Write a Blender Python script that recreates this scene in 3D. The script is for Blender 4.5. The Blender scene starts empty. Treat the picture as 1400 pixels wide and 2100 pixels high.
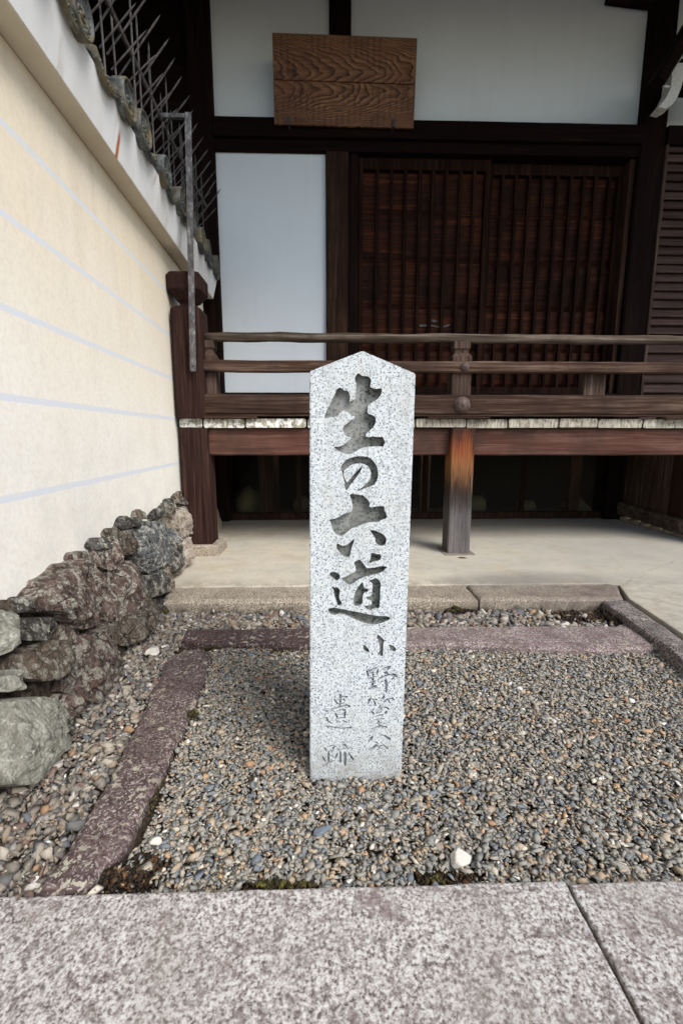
import bpy, bmesh, math, random
import numpy as np
from mathutils import Vector, Matrix, noise as mnoise
from mathutils.geometry import tessellate_polygon
random.seed(7); rng = np.random.default_rng(11)
SC = bpy.context.scene; COL = SC.collection

# ------------------------------------------------------------------ camera
cd = bpy.data.cameras.new('camera'); cam = bpy.data.objects.new('camera', cd); COL.objects.link(cam)
cam.location = (0, 0, 0.85)
cam.rotation_euler = (math.radians(90 - 9.49), 0, math.radians(-1.7))
cd.sensor_fit = 'HORIZONTAL'; cd.sensor_width = 24; cd.lens = 15.995
cd.clip_start = 0.02; cd.clip_end = 500
cd.dof.use_dof = True; cd.dof.focus_distance = 1.5; cd.dof.aperture_fstop = 5.6
SC.camera = cam
# ------------------------------------------------------------------ light
SUN_EL, SUN_AZ = math.radians(43), math.radians(140)      # azimuth clockwise from +Y (behind the camera, a little right)
w = bpy.data.worlds.new('World'); SC.world = w; w.use_nodes = True
nt = w.node_tree; bg = nt.nodes['Background']
sky = nt.nodes.new('ShaderNodeTexSky'); sky.sky_type = 'NISHITA'; sky.sun_disc = False
sky.sun_elevation = SUN_EL; sky.sun_rotation = SUN_AZ
sky.air_density = 1.0; sky.dust_density = 2.0; sky.ozone_density = 1.0
nt.links.new(sky.outputs[0], bg.inputs[0]); bg.inputs[1].default_value = 0.10
sl = bpy.data.lights.new('sun', 'SUN'); sl.energy = 1.5; sl.angle = math.radians(30); sl.color = (1, .975, .94)
so = bpy.data.objects.new('sun', sl); COL.objects.link(so); so.location = (3, -6, 9)
sd = Vector((math.sin(SUN_AZ)*math.cos(SUN_EL), math.cos(SUN_AZ)*math.cos(SUN_EL), math.sin(SUN_EL)))
so.rotation_euler = sd.to_track_quat('Z', 'Y').to_euler()
vs = SC.view_settings; vs.view_transform = 'Standard'; vs.look = 'None'; vs.gamma = 1; vs.use_curve_mapping = False
vs.exposure = 1.12

LETTERS=[[(0.0588,0.9734),(0.0614,0.9793),(0.0665,0.9852),(0.0709,0.9818),(0.0761,0.9782),(0.0848,0.9789),(0.0927,0.9752),(0.0954,0.9685),(0.0937,0.9617),(0.0929,0.955),(0.0982,0.9536),(0.1044,0.9508),(0.1105,0.9525),(0.1166,0.9525),(0.1188,0.9466),(0.1168,0.9398),(0.1116,0.9321),(0.1029,0.9261),(0.0942,0.921),(0.0889,0.9175),(0.0876,0.909),(0.0873,0.9004),(0.0918,0.8969),(0.098,0.8961),(0.1042,0.8918),(0.1066,0.884),(0.1044,0.8753),(0.0992,0.8675),(0.0913,0.8605),(0.0851,0.8561),(0.0834,0.8491),(0.0896,0.8474),(0.102,0.8491),(0.1127,0.8479),(0.1225,0.8482),(0.1253,0.8412),(0.1281,0.8359),(0.1246,0.8315),(0.1247,0.8268),(0.113,0.8271),(0.1005,0.8271),(0.0898,0.8263),(0.0791,0.8245),(0.0684,0.821),(0.0595,0.8148),(0.0506,0.8104),(0.0417,0.81),(0.0292,0.814),(0.0212,0.8184),(0.0158,0.8228),(0.0141,0.8269),(0.0203,0.8263),(0.0292,0.8281),(0.0381,0.8325),(0.047,0.8404),(0.0532,0.8465),(0.0434,0.8483),(0.0381,0.8517),(0.0354,0.8587),(0.0327,0.864),(0.0345,0.87),(0.0416,0.877),(0.0504,0.8831),(0.0574,0.8874),(0.06,0.8934),(0.0512,0.8943),(0.0468,0.9003),(0.0397,0.9046),(0.0354,0.9054),(0.031,0.9041),(0.0257,0.8994),(0.0204,0.8925),(0.0134,0.8908),(0.0054,0.8908),(-0.0016,0.889),(-0.006,0.8882),(-0.0074,0.8916),(-0.0033,0.9028),(0.0038,0.9157),(0.01,0.9293),(0.0161,0.9395),(0.0187,0.9488),(0.0219,0.9522),(0.0275,0.9543),(0.0327,0.9514),(0.0353,0.9477),(0.044,0.9477),(0.0476,0.9413),(0.0493,0.9311),(0.0476,0.9234),(0.0546,0.9269),(0.0607,0.9303),(0.062,0.9464),(0.0619,0.965)],[(0.0639,0.7272),(0.0726,0.7289),(0.0798,0.7326),(0.0907,0.7362),(0.0997,0.7389),(0.1069,0.7452),(0.1122,0.756),(0.1129,0.7686),(0.11,0.783),(0.1027,0.7937),(0.0936,0.8018),(0.0828,0.8053),(0.0685,0.8059),(0.0542,0.8036),(0.0435,0.7992),(0.0346,0.7912),(0.0292,0.7832),(0.0288,0.776),(0.0319,0.7706),(0.0337,0.7598),(0.0364,0.7517),(0.0382,0.7454),(0.0369,0.7381),(0.0382,0.7327),(0.0422,0.7281),(0.0454,0.7345),(0.0517,0.7435),(0.0598,0.7535),(0.0688,0.7651),(0.0741,0.7741),(0.078,0.784),(0.0723,0.7795),(0.0633,0.7706),(0.0544,0.7607),(0.0472,0.7517),(0.0427,0.7463),(0.0391,0.7526),(0.0355,0.7607),(0.0346,0.7688),(0.0364,0.7751),(0.0435,0.7804),(0.0516,0.7858),(0.0597,0.7885),(0.0704,0.7897),(0.0812,0.7881),(0.0884,0.7839),(0.0939,0.7777),(0.0967,0.7687),(0.0959,0.7597),(0.0924,0.7507),(0.0852,0.7434),(0.078,0.7362),(0.0708,0.7308)],[(0.0487,0.7181),(0.0527,0.7212),(0.0618,0.7202),(0.0709,0.718),(0.0781,0.7183),(0.0855,0.7125),(0.0928,0.7042),(0.0947,0.6978),(0.0929,0.6913),(0.0984,0.6894),(0.1075,0.6918),(0.1203,0.693),(0.128,0.6924),(0.1278,0.6828),(0.1316,0.6773),(0.1339,0.6698),(0.1327,0.6633),(0.1245,0.6615),(0.1172,0.6578),(0.1135,0.656),(0.1043,0.656),(0.0915,0.6548),(0.0823,0.6524),(0.0695,0.6469),(0.0603,0.6432),(0.0548,0.6423),(0.0438,0.634),(0.0365,0.6274),(0.031,0.6237),(0.0236,0.6247),(0.0145,0.6313),(0.009,0.6407),(0.0063,0.6538),(0.0021,0.6622),(0.0091,0.6631),(0.0182,0.6649),(0.0292,0.6713),(0.0401,0.6768),(0.0529,0.6804),(0.0556,0.6869),(0.0546,0.6961),(0.0528,0.7071),(0.05,0.7126)],[(0.0199,0.6068),(0.0255,0.604),(0.0328,0.6001),(0.0421,0.6019),(0.0513,0.6094),(0.0605,0.6188),(0.0587,0.6084),(0.055,0.6),(0.0523,0.5895),(0.0505,0.5781),(0.0477,0.5734),(0.0384,0.5744),(0.0291,0.5792),(0.0236,0.5878),(0.019,0.5936),(0.019,0.6012)],[(0.0953,0.6374),(0.1045,0.6368),(0.1157,0.6326),(0.1268,0.6269),(0.1325,0.6193),(0.1341,0.6117),(0.1318,0.6032),(0.1254,0.5994),(0.118,0.6001),(0.1105,0.6052),(0.1076,0.61),(0.1085,0.6175),(0.1038,0.6242),(0.0991,0.6299)],[(0.0977,0.5827),(0.1052,0.583),(0.1127,0.5797),(0.1201,0.5806),(0.1224,0.5739),(0.1221,0.5682),(0.1147,0.5634),(0.1054,0.5626),(0.0952,0.5578),(0.0933,0.5607),(0.097,0.5674),(0.0982,0.5751)],[(0.0589,0.5601),(0.0644,0.5639),(0.0719,0.5686),(0.0775,0.5628),(0.0841,0.5522),(0.0888,0.5467),(0.1,0.5472),(0.1112,0.549),(0.1224,0.5518),(0.1373,0.5498),(0.1318,0.5431),(0.1245,0.5364),(0.1133,0.5326),(0.1002,0.5298),(0.0852,0.5261),(0.074,0.5213),(0.0647,0.5156),(0.0554,0.5088),(0.0469,0.506),(0.0385,0.5129),(0.0329,0.5178),(0.0306,0.5227),(0.0385,0.5255),(0.0478,0.5303),(0.0571,0.536),(0.0646,0.5408),(0.0627,0.5495),(0.0617,0.5562)],[(0.0016,0.5317),(0.0049,0.5374),(0.0142,0.5387),(0.0217,0.5354),(0.0273,0.5295),(0.0263,0.5227),(0.0198,0.5156),(0.0142,0.5199),(0.0067,0.5249)],[(0.0076,0.5025),(0.0151,0.5005),(0.0226,0.5004),(0.0273,0.4935),(0.0254,0.4827),(0.0254,0.4729),(0.0301,0.4649),(0.032,0.461),(0.0272,0.4561),(0.0187,0.4562),(0.0206,0.4621),(0.016,0.472),(0.0132,0.4829),(0.0122,0.4927)],[(0.0741,0.5077),(0.0797,0.5135),(0.0816,0.5056),(0.0827,0.4978),(0.0892,0.4977),(0.094,0.4938),(0.0921,0.4889),(0.0818,0.4861),(0.0804,0.4762),(0.0801,0.4604),(0.0726,0.4556),(0.0631,0.4537),(0.0584,0.4587),(0.0583,0.4725),(0.0611,0.4863),(0.0657,0.496),(0.0704,0.5028)],[(0.0938,0.5153),(0.1022,0.5191),(0.1106,0.5229),(0.1191,0.517),(0.1226,0.5091),(0.1213,0.4915),(0.1212,0.4718),(0.12,0.452),(0.1172,0.4465),(0.1068,0.4482),(0.0992,0.4433),(0.0926,0.4454),(0.0868,0.4494),(0.0836,0.4544),(0.0915,0.4553),(0.101,0.4562),(0.1018,0.4681),(0.0914,0.4702),(0.0866,0.4762),(0.097,0.478),(0.1016,0.4819),(0.1024,0.4976),(0.1032,0.5084),(0.1004,0.5113)],[(-0.0015,0.4455),(0.0027,0.4494),(0.014,0.4513),(0.0225,0.4492),(0.0386,0.446),(0.0556,0.4418),(0.0727,0.4386),(0.0898,0.4345),(0.107,0.4306),(0.1203,0.4285),(0.1337,0.4289),(0.1451,0.4258),(0.1462,0.4207),(0.1377,0.4158),(0.1244,0.411),(0.1092,0.4071),(0.0939,0.4099),(0.0786,0.4146),(0.0633,0.4208),(0.0519,0.4269),(0.0405,0.4321),(0.0253,0.4362),(0.014,0.4318),(0.0045,0.4355),(-0.0007,0.4405)],[(0.1149,0.3833),(0.1235,0.3779),(0.1327,0.3682),(0.1308,0.3575),(0.1305,0.3447),(0.1303,0.3264),(0.1242,0.3276),(0.1161,0.3331),(0.1221,0.3395),(0.1219,0.3534),(0.1177,0.3662)],[(0.0827,0.3571),(0.0887,0.3528),(0.0958,0.3452),(0.0969,0.3398),(0.0939,0.3367),(0.0868,0.34),(0.0817,0.3465)],[(0.1429,0.3563),(0.1561,0.3529),(0.1623,0.3442),(0.1604,0.3389),(0.1543,0.3379),(0.1482,0.3444)]]
STROKES=[([(0.0913,0.2909),(0.0955,0.2734)],0.00423,0.00423),([(0.0934,0.2822),(0.1024,0.2918),(0.1145,0.2965)],0.00265,0.00423),([(0.1186,0.2927),(0.116,0.2785)],0.00582,0.0037),([(0.1065,0.2863),(0.1062,0.248)],0.00508,0.00423),([(0.0944,0.2822),(0.1106,0.2846)],0.00317,0.00275),([(0.0976,0.2695),(0.1148,0.2742)],0.0036,0.00275),([(0.0977,0.2564),(0.1114,0.2622)],0.0036,0.00296),([(0.0938,0.2405),(0.105,0.243),(0.1141,0.2484)],0.00381,0.00656),([(0.1268,0.2925),(0.1359,0.2951),(0.148,0.2987)],0.00296,0.00614),([(0.147,0.2966),(0.139,0.288)],0.00381,0.00254),([(0.1315,0.2837),(0.1386,0.2831),(0.1433,0.2775)],0.00423,0.00698),([(0.119,0.2675),(0.1311,0.2728),(0.1433,0.2775),(0.1545,0.2768)],0.00444,0.0036),([(0.1554,0.2801),(0.1637,0.2723)],0.00656,0.00741),([(0.1596,0.2745),(0.1517,0.2626)],0.00423,0.00233),([(0.1373,0.2661),(0.1391,0.254),(0.1393,0.2396),(0.1389,0.233)],0.00614,0.00508),([(0.1389,0.2341),(0.1316,0.2387)],0.00381,0.00169),([(0.1012,0.217),(0.0952,0.2038),(0.0901,0.2005)],0.00635,0.00275),([(0.1033,0.2148),(0.1095,0.2119),(0.1177,0.2128)],0.00423,0.00423),([(0.1095,0.2102),(0.1148,0.1961)],0.00466,0.0036),([(0.1345,0.222),(0.13,0.212)],0.00698,0.00381),([(0.1311,0.2053),(0.1443,0.214),(0.1567,0.2138),(0.1583,0.2104)],0.00381,0.00423),([(0.1454,0.2118),(0.1486,0.2028)],0.0036,0.00317),([(0.1261,0.1961),(0.121,0.1906)],0.0036,0.00275),([(0.1036,0.1825),(0.1099,0.1728)],0.0055,0.00529),([(0.1102,0.1897),(0.1057,0.1813)],0.00254,0.00212),([(0.1211,0.1878),(0.1303,0.1904),(0.1396,0.1914)],0.00275,0.00317),([(0.1119,0.1756),(0.1294,0.1797)],0.00339,0.00254),([(0.1105,0.1658),(0.1326,0.1724)],0.00381,0.00339),([(0.1406,0.1913),(0.1464,0.185)],0.00571,0.00423),([(0.1413,0.1812),(0.1368,0.1734)],0.00656,0.00529),([(0.108,0.157),(0.1204,0.159),(0.1338,0.161)],0.00317,0.00423),([(0.122,0.1567),(0.1216,0.1477),(0.1258,0.1408)],0.00466,0.00423),([(0.1123,0.1479),(0.1351,0.1497)],0.00254,0.00212),([(0.1021,0.1321),(0.1176,0.1386),(0.1248,0.1408),(0.1331,0.1389),(0.1425,0.137)],0.0036,0.00593),([(0.1075,0.1126),(0.1013,0.1035),(0.0951,0.0979)],0.00656,0.00317),([(0.1241,0.1156),(0.1377,0.1142),(0.1514,0.103)],0.0036,0.00741),([(0.1139,0.098),(0.1213,0.0927)],0.00466,0.00402),([(0.1161,0.0893),(0.1099,0.0825),(0.0964,0.0759)],0.00593,0.00423),([(0.1151,0.0905),(0.1235,0.084),(0.1318,0.0878)],0.00423,0.00381),([(0.1328,0.0913),(0.1456,0.0777)],0.00381,0.00466),([(0.0255,0.2288),(0.0286,0.2243),(0.0275,0.211),(0.0253,0.1943)],0.00529,0.00381),([(0.0286,0.221),(0.0367,0.2208),(0.0439,0.2207)],0.00275,0.00698),([(0.0122,0.2163),(0.0204,0.2022)],0.00423,0.00487),([(0.0163,0.2112),(0.0275,0.2154),(0.0367,0.2141),(0.0388,0.2096)],0.00275,0.00317),([(0.0214,0.2033),(0.0378,0.2052)],0.00296,0.00275),([(0.0009,0.188),(0.0245,0.1943),(0.0439,0.199),(0.0511,0.1938)],0.0036,0.00508),([(0.0152,0.1788),(0.0203,0.1629)],0.00466,0.00423),([(0.0183,0.1821),(0.0306,0.1875),(0.0398,0.1856)],0.00275,0.00487),([(0.0398,0.1862),(0.0373,0.1648)],0.0055,0.00402),([(0.0214,0.1736),(0.0347,0.1756)],0.00275,0.00275),([(0.0203,0.1635),(0.0368,0.166)],0.00381,0.00317),([(0.0213,0.1561),(0.0172,0.1517)],0.00317,0.00233),([(0.0316,0.1593),(0.044,0.1511)],0.00296,0.00423),([(-0.0155,0.1878),(-0.0083,0.1837),(-0.0032,0.1848)],0.00317,0.00487),([(-0.0167,0.1653),(-0.0043,0.1657)],0.00212,0.00466),([(-0.0048,0.1657),(-0.0034,0.1566),(0.0069,0.1496)],0.00466,0.00466),([(-0.0147,0.1433),(0.0079,0.14),(0.0316,0.1353),(0.0539,0.1379)],0.0036,0.00635),([(-0.012,0.0849),(-0.0069,0.0743)],0.00466,0.00423),([(-0.0068,0.0871),(0.0077,0.0902),(0.015,0.0866)],0.00317,0.00466),([(0.0129,0.0866),(0.0077,0.0775)],0.00423,0.00339),([(-0.0058,0.0743),(0.0119,0.0762)],0.00296,0.00296),([(-0.0017,0.0742),(-0.0018,0.044)],0.00487,0.00444),([(0.0014,0.0614),(0.0118,0.0588)],0.00381,0.00296),([(-0.0163,0.0595),(-0.0102,0.0454)],0.00466,0.00402),([(-0.0207,0.0345),(-0.0102,0.0372),(-0.005,0.0406),(0.0076,0.0484)],0.00381,0.00381),([(0.0306,0.0931),(0.0379,0.0918),(0.0431,0.0836)],0.00466,0.00508),([(0.015,0.0756),(0.0337,0.0798),(0.0515,0.0834)],0.0036,0.00317),([(0.0275,0.0736),(0.0275,0.0433),(0.0243,0.0422)],0.00466,0.00402),([(0.0379,0.0722),(0.0395,0.0594),(0.039,0.0331)],0.00614,0.00593),([(0.0202,0.0691),(0.0139,0.0518)],0.00423,0.0036),([(0.0484,0.0685),(0.0589,0.0496)],0.00381,0.00593)]
ROCKS=[('b',0.035,[(1.279,0.374),(1.265,0.368),(1.231,0.373),(1.198,0.384),(1.177,0.404),(1.176,0.415),(1.196,0.417),(1.225,0.419),(1.259,0.406),(1.285,0.384)]),('d',0.035,[(1.346,0.363),(1.336,0.353),(1.313,0.359),(1.285,0.367),(1.271,0.381),(1.27,0.392),(1.279,0.402),(1.306,0.396),(1.334,0.388),(1.354,0.374)]),('p',0.035,[(1.457,0.38),(1.438,0.37),(1.404,0.374),(1.376,0.386),(1.362,0.396),(1.36,0.413),(1.375,0.423),(1.4,0.423),(1.434,0.412),(1.458,0.395)]),('b',0.035,[(1.559,0.394),(1.537,0.383),(1.512,0.385),(1.479,0.394),(1.452,0.41),(1.461,0.424),(1.481,0.435),(1.512,0.439),(1.547,0.431),(1.569,0.412)]),('p',0.035,[(1.697,0.407),(1.693,0.389),(1.639,0.392),(1.598,0.405),(1.58,0.424),(1.575,0.44),(1.6,0.452),(1.634,0.446),(1.673,0.438),(1.713,0.419)]),('d',0.035,[(1.849,0.42),(1.839,0.406),(1.787,0.412),(1.751,0.421),(1.719,0.438),(1.73,0.449),(1.75,0.464),(1.786,0.463),(1.827,0.453),(1.864,0.434)]),('b',0.035,[(2.011,0.428),(1.976,0.416),(1.931,0.409),(1.886,0.424),(1.871,0.441),(1.866,0.459),(1.895,0.474),(1.934,0.47),(1.99,0.465),(2.03,0.443)]),('d',0.035,[(2.136,0.454),(2.103,0.44),(2.061,0.443),(2.019,0.444),(1.989,0.462),(2.004,0.479),(2.021,0.494),(2.063,0.497),(2.108,0.49),(2.127,0.477)]),('b',0.035,[(2.366,0.45),(2.327,0.437),(2.269,0.445),(2.21,0.455),(2.166,0.468),(2.189,0.481),(2.203,0.495),(2.258,0.5),(2.304,0.484),(2.357,0.466)]),('d',0.035,[(2.837,0.442),(2.789,0.426),(2.724,0.425),(2.662,0.439),(2.626,0.455),(2.619,0.474),(2.669,0.486),(2.727,0.485),(2.788,0.482),(2.837,0.464)]),('b',0.035,[(3.038,0.451),(3.01,0.429),(2.916,0.422),(2.864,0.441),(2.825,0.457),(2.82,0.48),(2.885,0.496),(2.935,0.5),(3.015,0.498),(3.073,0.473)]),('p',0.035,[(1.466,0.209),(1.449,0.197),(1.41,0.202),(1.371,0.213),(1.354,0.237),(1.362,0.257),(1.382,0.267),(1.412,0.268),(1.452,0.259),(1.471,0.226)]),('d',0.035,[(2.227,0.245),(2.188,0.223),(2.14,0.228),(2.084,0.232),(2.064,0.259),(2.06,0.292),(2.107,0.309),(2.172,0.317),(2.222,0.305),(2.241,0.277)]),('b',0.035,[(1.567,0.272),(1.544,0.267),(1.516,0.267),(1.489,0.28),(1.478,0.293),(1.469,0.31),(1.485,0.318),(1.517,0.315),(1.545,0.303),(1.564,0.292)]),('p',0.07,[(1.296,0.388),(1.367,0.416),(1.491,0.428),(1.627,0.426),(1.738,0.382),(1.738,0.313),(1.682,0.249),(1.58,0.197),(1.445,0.228),(1.372,0.309),(1.305,0.353)]),('p',0.06,[(1.732,0.298),(1.807,0.32),(1.984,0.317),(2.076,0.263),(2.054,0.203),(1.949,0.15),(1.799,0.117),(1.677,0.158),(1.66,0.224)]),('p',0.05,[(1.759,0.432),(1.917,0.441),(2.011,0.436),(1.978,0.331),(1.827,0.314),(1.731,0.357)]),('b',0.05,[(2.028,0.444),(2.151,0.423),(2.097,0.352),(2.01,0.334),(1.953,0.341)]),('g',0.06,[(2.138,0.421),(2.296,0.429),(2.596,0.382),(2.636,0.298),(2.522,0.238),(2.329,0.193),(2.132,0.206),(2.085,0.26),(2.107,0.354)]),('d',0.04,[(2.1,0.462),(2.2,0.472),(2.291,0.443),(2.245,0.415),(2.118,0.434)]),('d',0.05,[(2.071,0.21),(2.369,0.177),(2.354,0.134),(2.192,0.087),(2.05,0.112),(2.027,0.183)]),('b',0.06,[(1.67,0.151),(1.878,0.13),(2.026,0.171),(2.059,0.105),(2.138,0.08),(2.01,0.027),(1.815,0.038),(1.715,0.04),(1.648,0.084)]),('p',0.08,[(1.425,0.216),(1.502,0.196),(1.627,0.186),(1.653,0.123),(1.653,0.046),(1.596,-0.0),(1.437,0.029),(1.355,0.018),(1.335,0.055),(1.328,0.08),(1.3,0.103)]),('b',0.07,[(1.192,0.28),(1.295,0.266),(1.401,0.213),(1.357,0.168),(1.29,0.159),(1.209,0.181),(1.164,0.218),(1.166,0.259)]),('d',0.05,[(1.242,0.338),(1.271,0.351),(1.36,0.306),(1.362,0.268),(1.292,0.268),(1.223,0.298)]),('l',0.06,[(1.169,0.426),(1.232,0.397),(1.216,0.344),(1.18,0.311),(1.128,0.301),(1.098,0.314)]),('l',0.05,[(1.075,0.276),(1.141,0.258),(1.158,0.219),(1.12,0.217),(1.056,0.246)]),('l',0.1,[(1.038,0.237),(1.125,0.192),(1.206,0.142),(1.233,0.089),(1.216,0.046),(1.156,0.021),(1.096,0.021),(0.998,0.042),(0.943,0.085)]),('d',0.05,[(1.241,0.095),(1.276,0.027),(1.203,-0.005),(1.19,0.032)]),('w',0.05,[(2.792,0.416),(3.095,0.397),(3.102,0.294),(2.972,0.225),(2.792,0.229),(2.727,0.305)]),('d',0.04,[(2.564,0.273),(2.735,0.223),(2.674,0.141),(2.485,0.108),(2.385,0.144)]),('w',0.04,[(2.776,0.224),(2.971,0.202),(2.831,0.11),(2.588,0.082),(2.491,0.091),(2.683,0.139)]),('d',0.03,[(2.379,0.441),(2.534,0.462),(2.538,0.412),(2.416,0.42)]),('d',0.03,[(2.559,0.458),(2.662,0.465),(2.648,0.398),(2.538,0.4)]),('b',0.03,[(2.662,0.452),(2.843,0.457),(2.784,0.385),(2.668,0.386)]),('d',0.03,[(2.847,0.451),(3.094,0.463),(3.083,0.405),(2.873,0.42)]),('d',0.04,[(2.193,0.064),(2.273,0.034),(2.196,-0.017),(2.108,0.003)]),('b',0.04,[(2.315,0.193),(2.395,0.16),(2.265,0.07),(2.195,0.09),(2.301,0.132)]),('d',0.03,[(1.235,0.401),(1.312,0.375),(1.308,0.357),(1.231,0.378)]),('g',0.04,[(2.593,0.297),(2.721,0.306),(2.702,0.241),(2.534,0.235)]),('p',0.05,[(1.297,0.099),(1.323,0.08),(1.329,0.027),(1.276,0.027),(1.257,0.079)])]

# ------------------------------------------------------------------ material helper
def L(r, g, b):
    f = lambda c: (c/255/12.92) if c/255 <= .04045 else ((c/255+.055)/1.055)**2.4
    return (f(r), f(g), f(b), 1)
class Mat:
    def __init__(s, name, rough=.85, spec=.25):
        s.m = bpy.data.materials.new(name); s.m.use_nodes = True; s.nt = s.m.node_tree; s.N = s.nt.nodes
        s.b = s.N['Principled BSDF']; s.b.inputs['Roughness'].default_value = rough
        s.b.inputs['Specular IOR Level'].default_value = spec
        s.geo = s.N.new('ShaderNodeNewGeometry'); s.pos = s.geo.outputs['Position']
        s.rand = None
    def set(s, sock, v):
        if isinstance(v, bpy.types.NodeSocket): s.nt.links.new(v, sock)
        elif isinstance(v, (tuple, list)) and len(v) == 3 and sock.type == 'RGBA': sock.default_value = (*v, 1)
        else: sock.default_value = v
    def objrand(s):
        if not s.rand: s.rand = s.N.new('ShaderNodeObjectInfo').outputs['Random']
        return s.rand
    def map(s, scale, loc=(0,0,0), vec=None, perobj=0):
        n = s.N.new('ShaderNodeMapping'); s.set(n.inputs['Vector'], vec or s.pos)
        n.inputs['Scale'].default_value = scale; n.inputs['Location'].default_value = loc
        if perobj:
            v = s.N.new('ShaderNodeVectorMath'); v.operation = 'SCALE'; v.inputs[0].default_value = (17.3, 9.1, 23.7)
            s.set(v.inputs['Scale'], s.objrand())
            a = s.N.new('ShaderNodeVectorMath'); a.operation = 'ADD'
            s.set(a.inputs[0], n.outputs[0]); s.set(a.inputs[1], v.outputs[0]); return a.outputs[0]
        return n.outputs[0]
    def noise(s, scale, detail=4, rough=.55, vec=None, dist=0):
        n = s.N.new('ShaderNodeTexNoise'); s.set(n.inputs['Vector'], vec or s.pos)
        n.inputs['Scale'].default_value = scale; n.inputs['Detail'].default_value = detail
        n.inputs['Roughness'].default_value = rough; n.inputs['Distortion'].default_value = dist
        return n.outputs['Fac']
    def vor(s, scale, vec=None, feature='F1', out='Distance', rnd=1):
        n = s.N.new('ShaderNodeTexVoronoi'); n.feature = feature; s.set(n.inputs['Vector'], vec or s.pos)
        n.inputs['Scale'].default_value = scale; n.inputs['Randomness'].default_value = rnd
        return n.outputs[out]
    def ramp(s, f, stops, interp='LINEAR'):
        n = s.N.new('ShaderNodeValToRGB'); s.set(n.inputs[0], f); e = n.color_ramp.elements
        n.color_ramp.interpolation = interp
        while len(e) < len(stops): e.new(.5)
        for i, (p, c) in enumerate(stops):
            e[i].position = p
            e[i].color = (c, c, c, 1) if isinstance(c, (int, float)) else (c if len(c) == 4 else (*c, 1))
        return n.outputs[0]
    def mix(s, f, a, b, mode='MIX'):
        n = s.N.new('ShaderNodeMix'); n.data_type = 'RGBA'; n.blend_type = mode
        s.set(n.inputs[0], f); s.set(n.inputs[6], a); s.set(n.inputs[7], b); return n.outputs[2]
    def math(s, op, a, b=0, clamp=False):
        n = s.N.new('ShaderNodeMath'); n.operation = op; n.use_clamp = clamp
        s.set(n.inputs[0], a); s.set(n.inputs[1], b); return n.outputs[0]
    def sep(s, v=None):
        n = s.N.new('ShaderNodeSeparateXYZ'); s.set(n.inputs[0], v or s.pos); return n.outputs
    def mr(s, v, a, b, c=0, d=1):
        n = s.N.new('ShaderNodeMapRange'); s.set(n.inputs[0], v)
        for i, x in enumerate((a, b, c, d)): n.inputs[i+1].default_value = x
        return n.outputs[0]
    def bump(s, h, strength=.5, dist=.01):
        n = s.N.new('ShaderNodeBump'); n.inputs['Strength'].default_value = strength; n.inputs['Distance'].default_value = dist
        s.set(n.inputs['Height'], h); s.set(s.b.inputs['Normal'], n.outputs[0])
    def col(s, c): s.set(s.b.inputs['Base Color'], c); return s.m

def wood(name, dark, mid, light, axis, grain=1.0, blotch=.5, rough=.8, patch=None, spec=.06):
    m = Mat(name, rough, spec)
    sc = [60*grain]*3; sc['xyz'.index(axis)] = 2.2
    v = m.map(tuple(sc), perobj=1)
    g = m.noise(1, 6, .65, v, .6)
    sc2 = [14]*3; sc2['xyz'.index(axis)] = .9
    g2 = m.noise(1, 4, .6, m.map(tuple(sc2), perobj=1), 1.0)
    c = m.ramp(m.math('ADD', m.math('MULTIPLY', g, .62), m.math('MULTIPLY', g2, .38)), [(.34, dark), (.5, mid), (.66, light)])
    if patch:
        b = m.ramp(m.noise(3.2, 5, .6, m.map((1, 1, 1), perobj=1)), [(.45, 0), (.66, 1)])
        c = m.mix(m.math('MULTIPLY', b, blotch), c, patch)
    tone = m.mr(m.objrand(), 0, 1, .8, 1.18)
    n = m.N.new('ShaderNodeVectorMath'); n.operation = 'SCALE'; m.set(n.inputs[0], c); m.set(n.inputs['Scale'], tone)
    m.bump(g, .5, .004)
    return m.col(n.outputs[0])

def granite(name, base, dark, warm, sp=330, dark_lo=.60, stain=None, stain_amt=.4, bump=.25):
    m = Mat(name, .75, .35)
    n1 = m.noise(sp, 2, .5); n2 = m.noise(sp*.55, 3, .6, m.map((1,1,1), (3.1, 1.7, 8.2)))
    n3 = m.noise(sp*.16, 3, .6, m.map((1,1,1), (7, 2, 4)))
    c = m.mix(m.ramp(n3, [(.35, 0), (.7, 1)]), base, warm)
    c = m.mix(m.ramp(n2, [(.5, 0), (.63, .75)]), c, tuple(.55*x for x in base[:3]))
    c = m.mix(m.ramp(n1, [(dark_lo, 0), (dark_lo+.05, 1)]), c, dark)
    if stain:
        c = m.mix(m.math('MULTIPLY', m.ramp(m.noise(5, 6, .65), [(.45, 0), (.7, 1)]), stain_amt), c, stain)
    z = m.sep()[2]
    foot = m.math('MULTIPLY', m.mr(z, .10, .0), m.ramp(m.noise(18, 6, .7), [(.38, 0), (.62, .8)]))
    c = m.mix(foot, c, (.24, .225, .20))
    c = m.mix(m.math('MULTIPLY', m.ramp(m.noise(1, 5, .6, m.map((16, 16, 1.1))), [(.50, 0), (.70, .5)]), m.mr(z, .2, .9)), c, (.40, .41, .40))
    m.bump(n1, bump, .002)
    return m.col(c)

MT = {}
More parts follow.
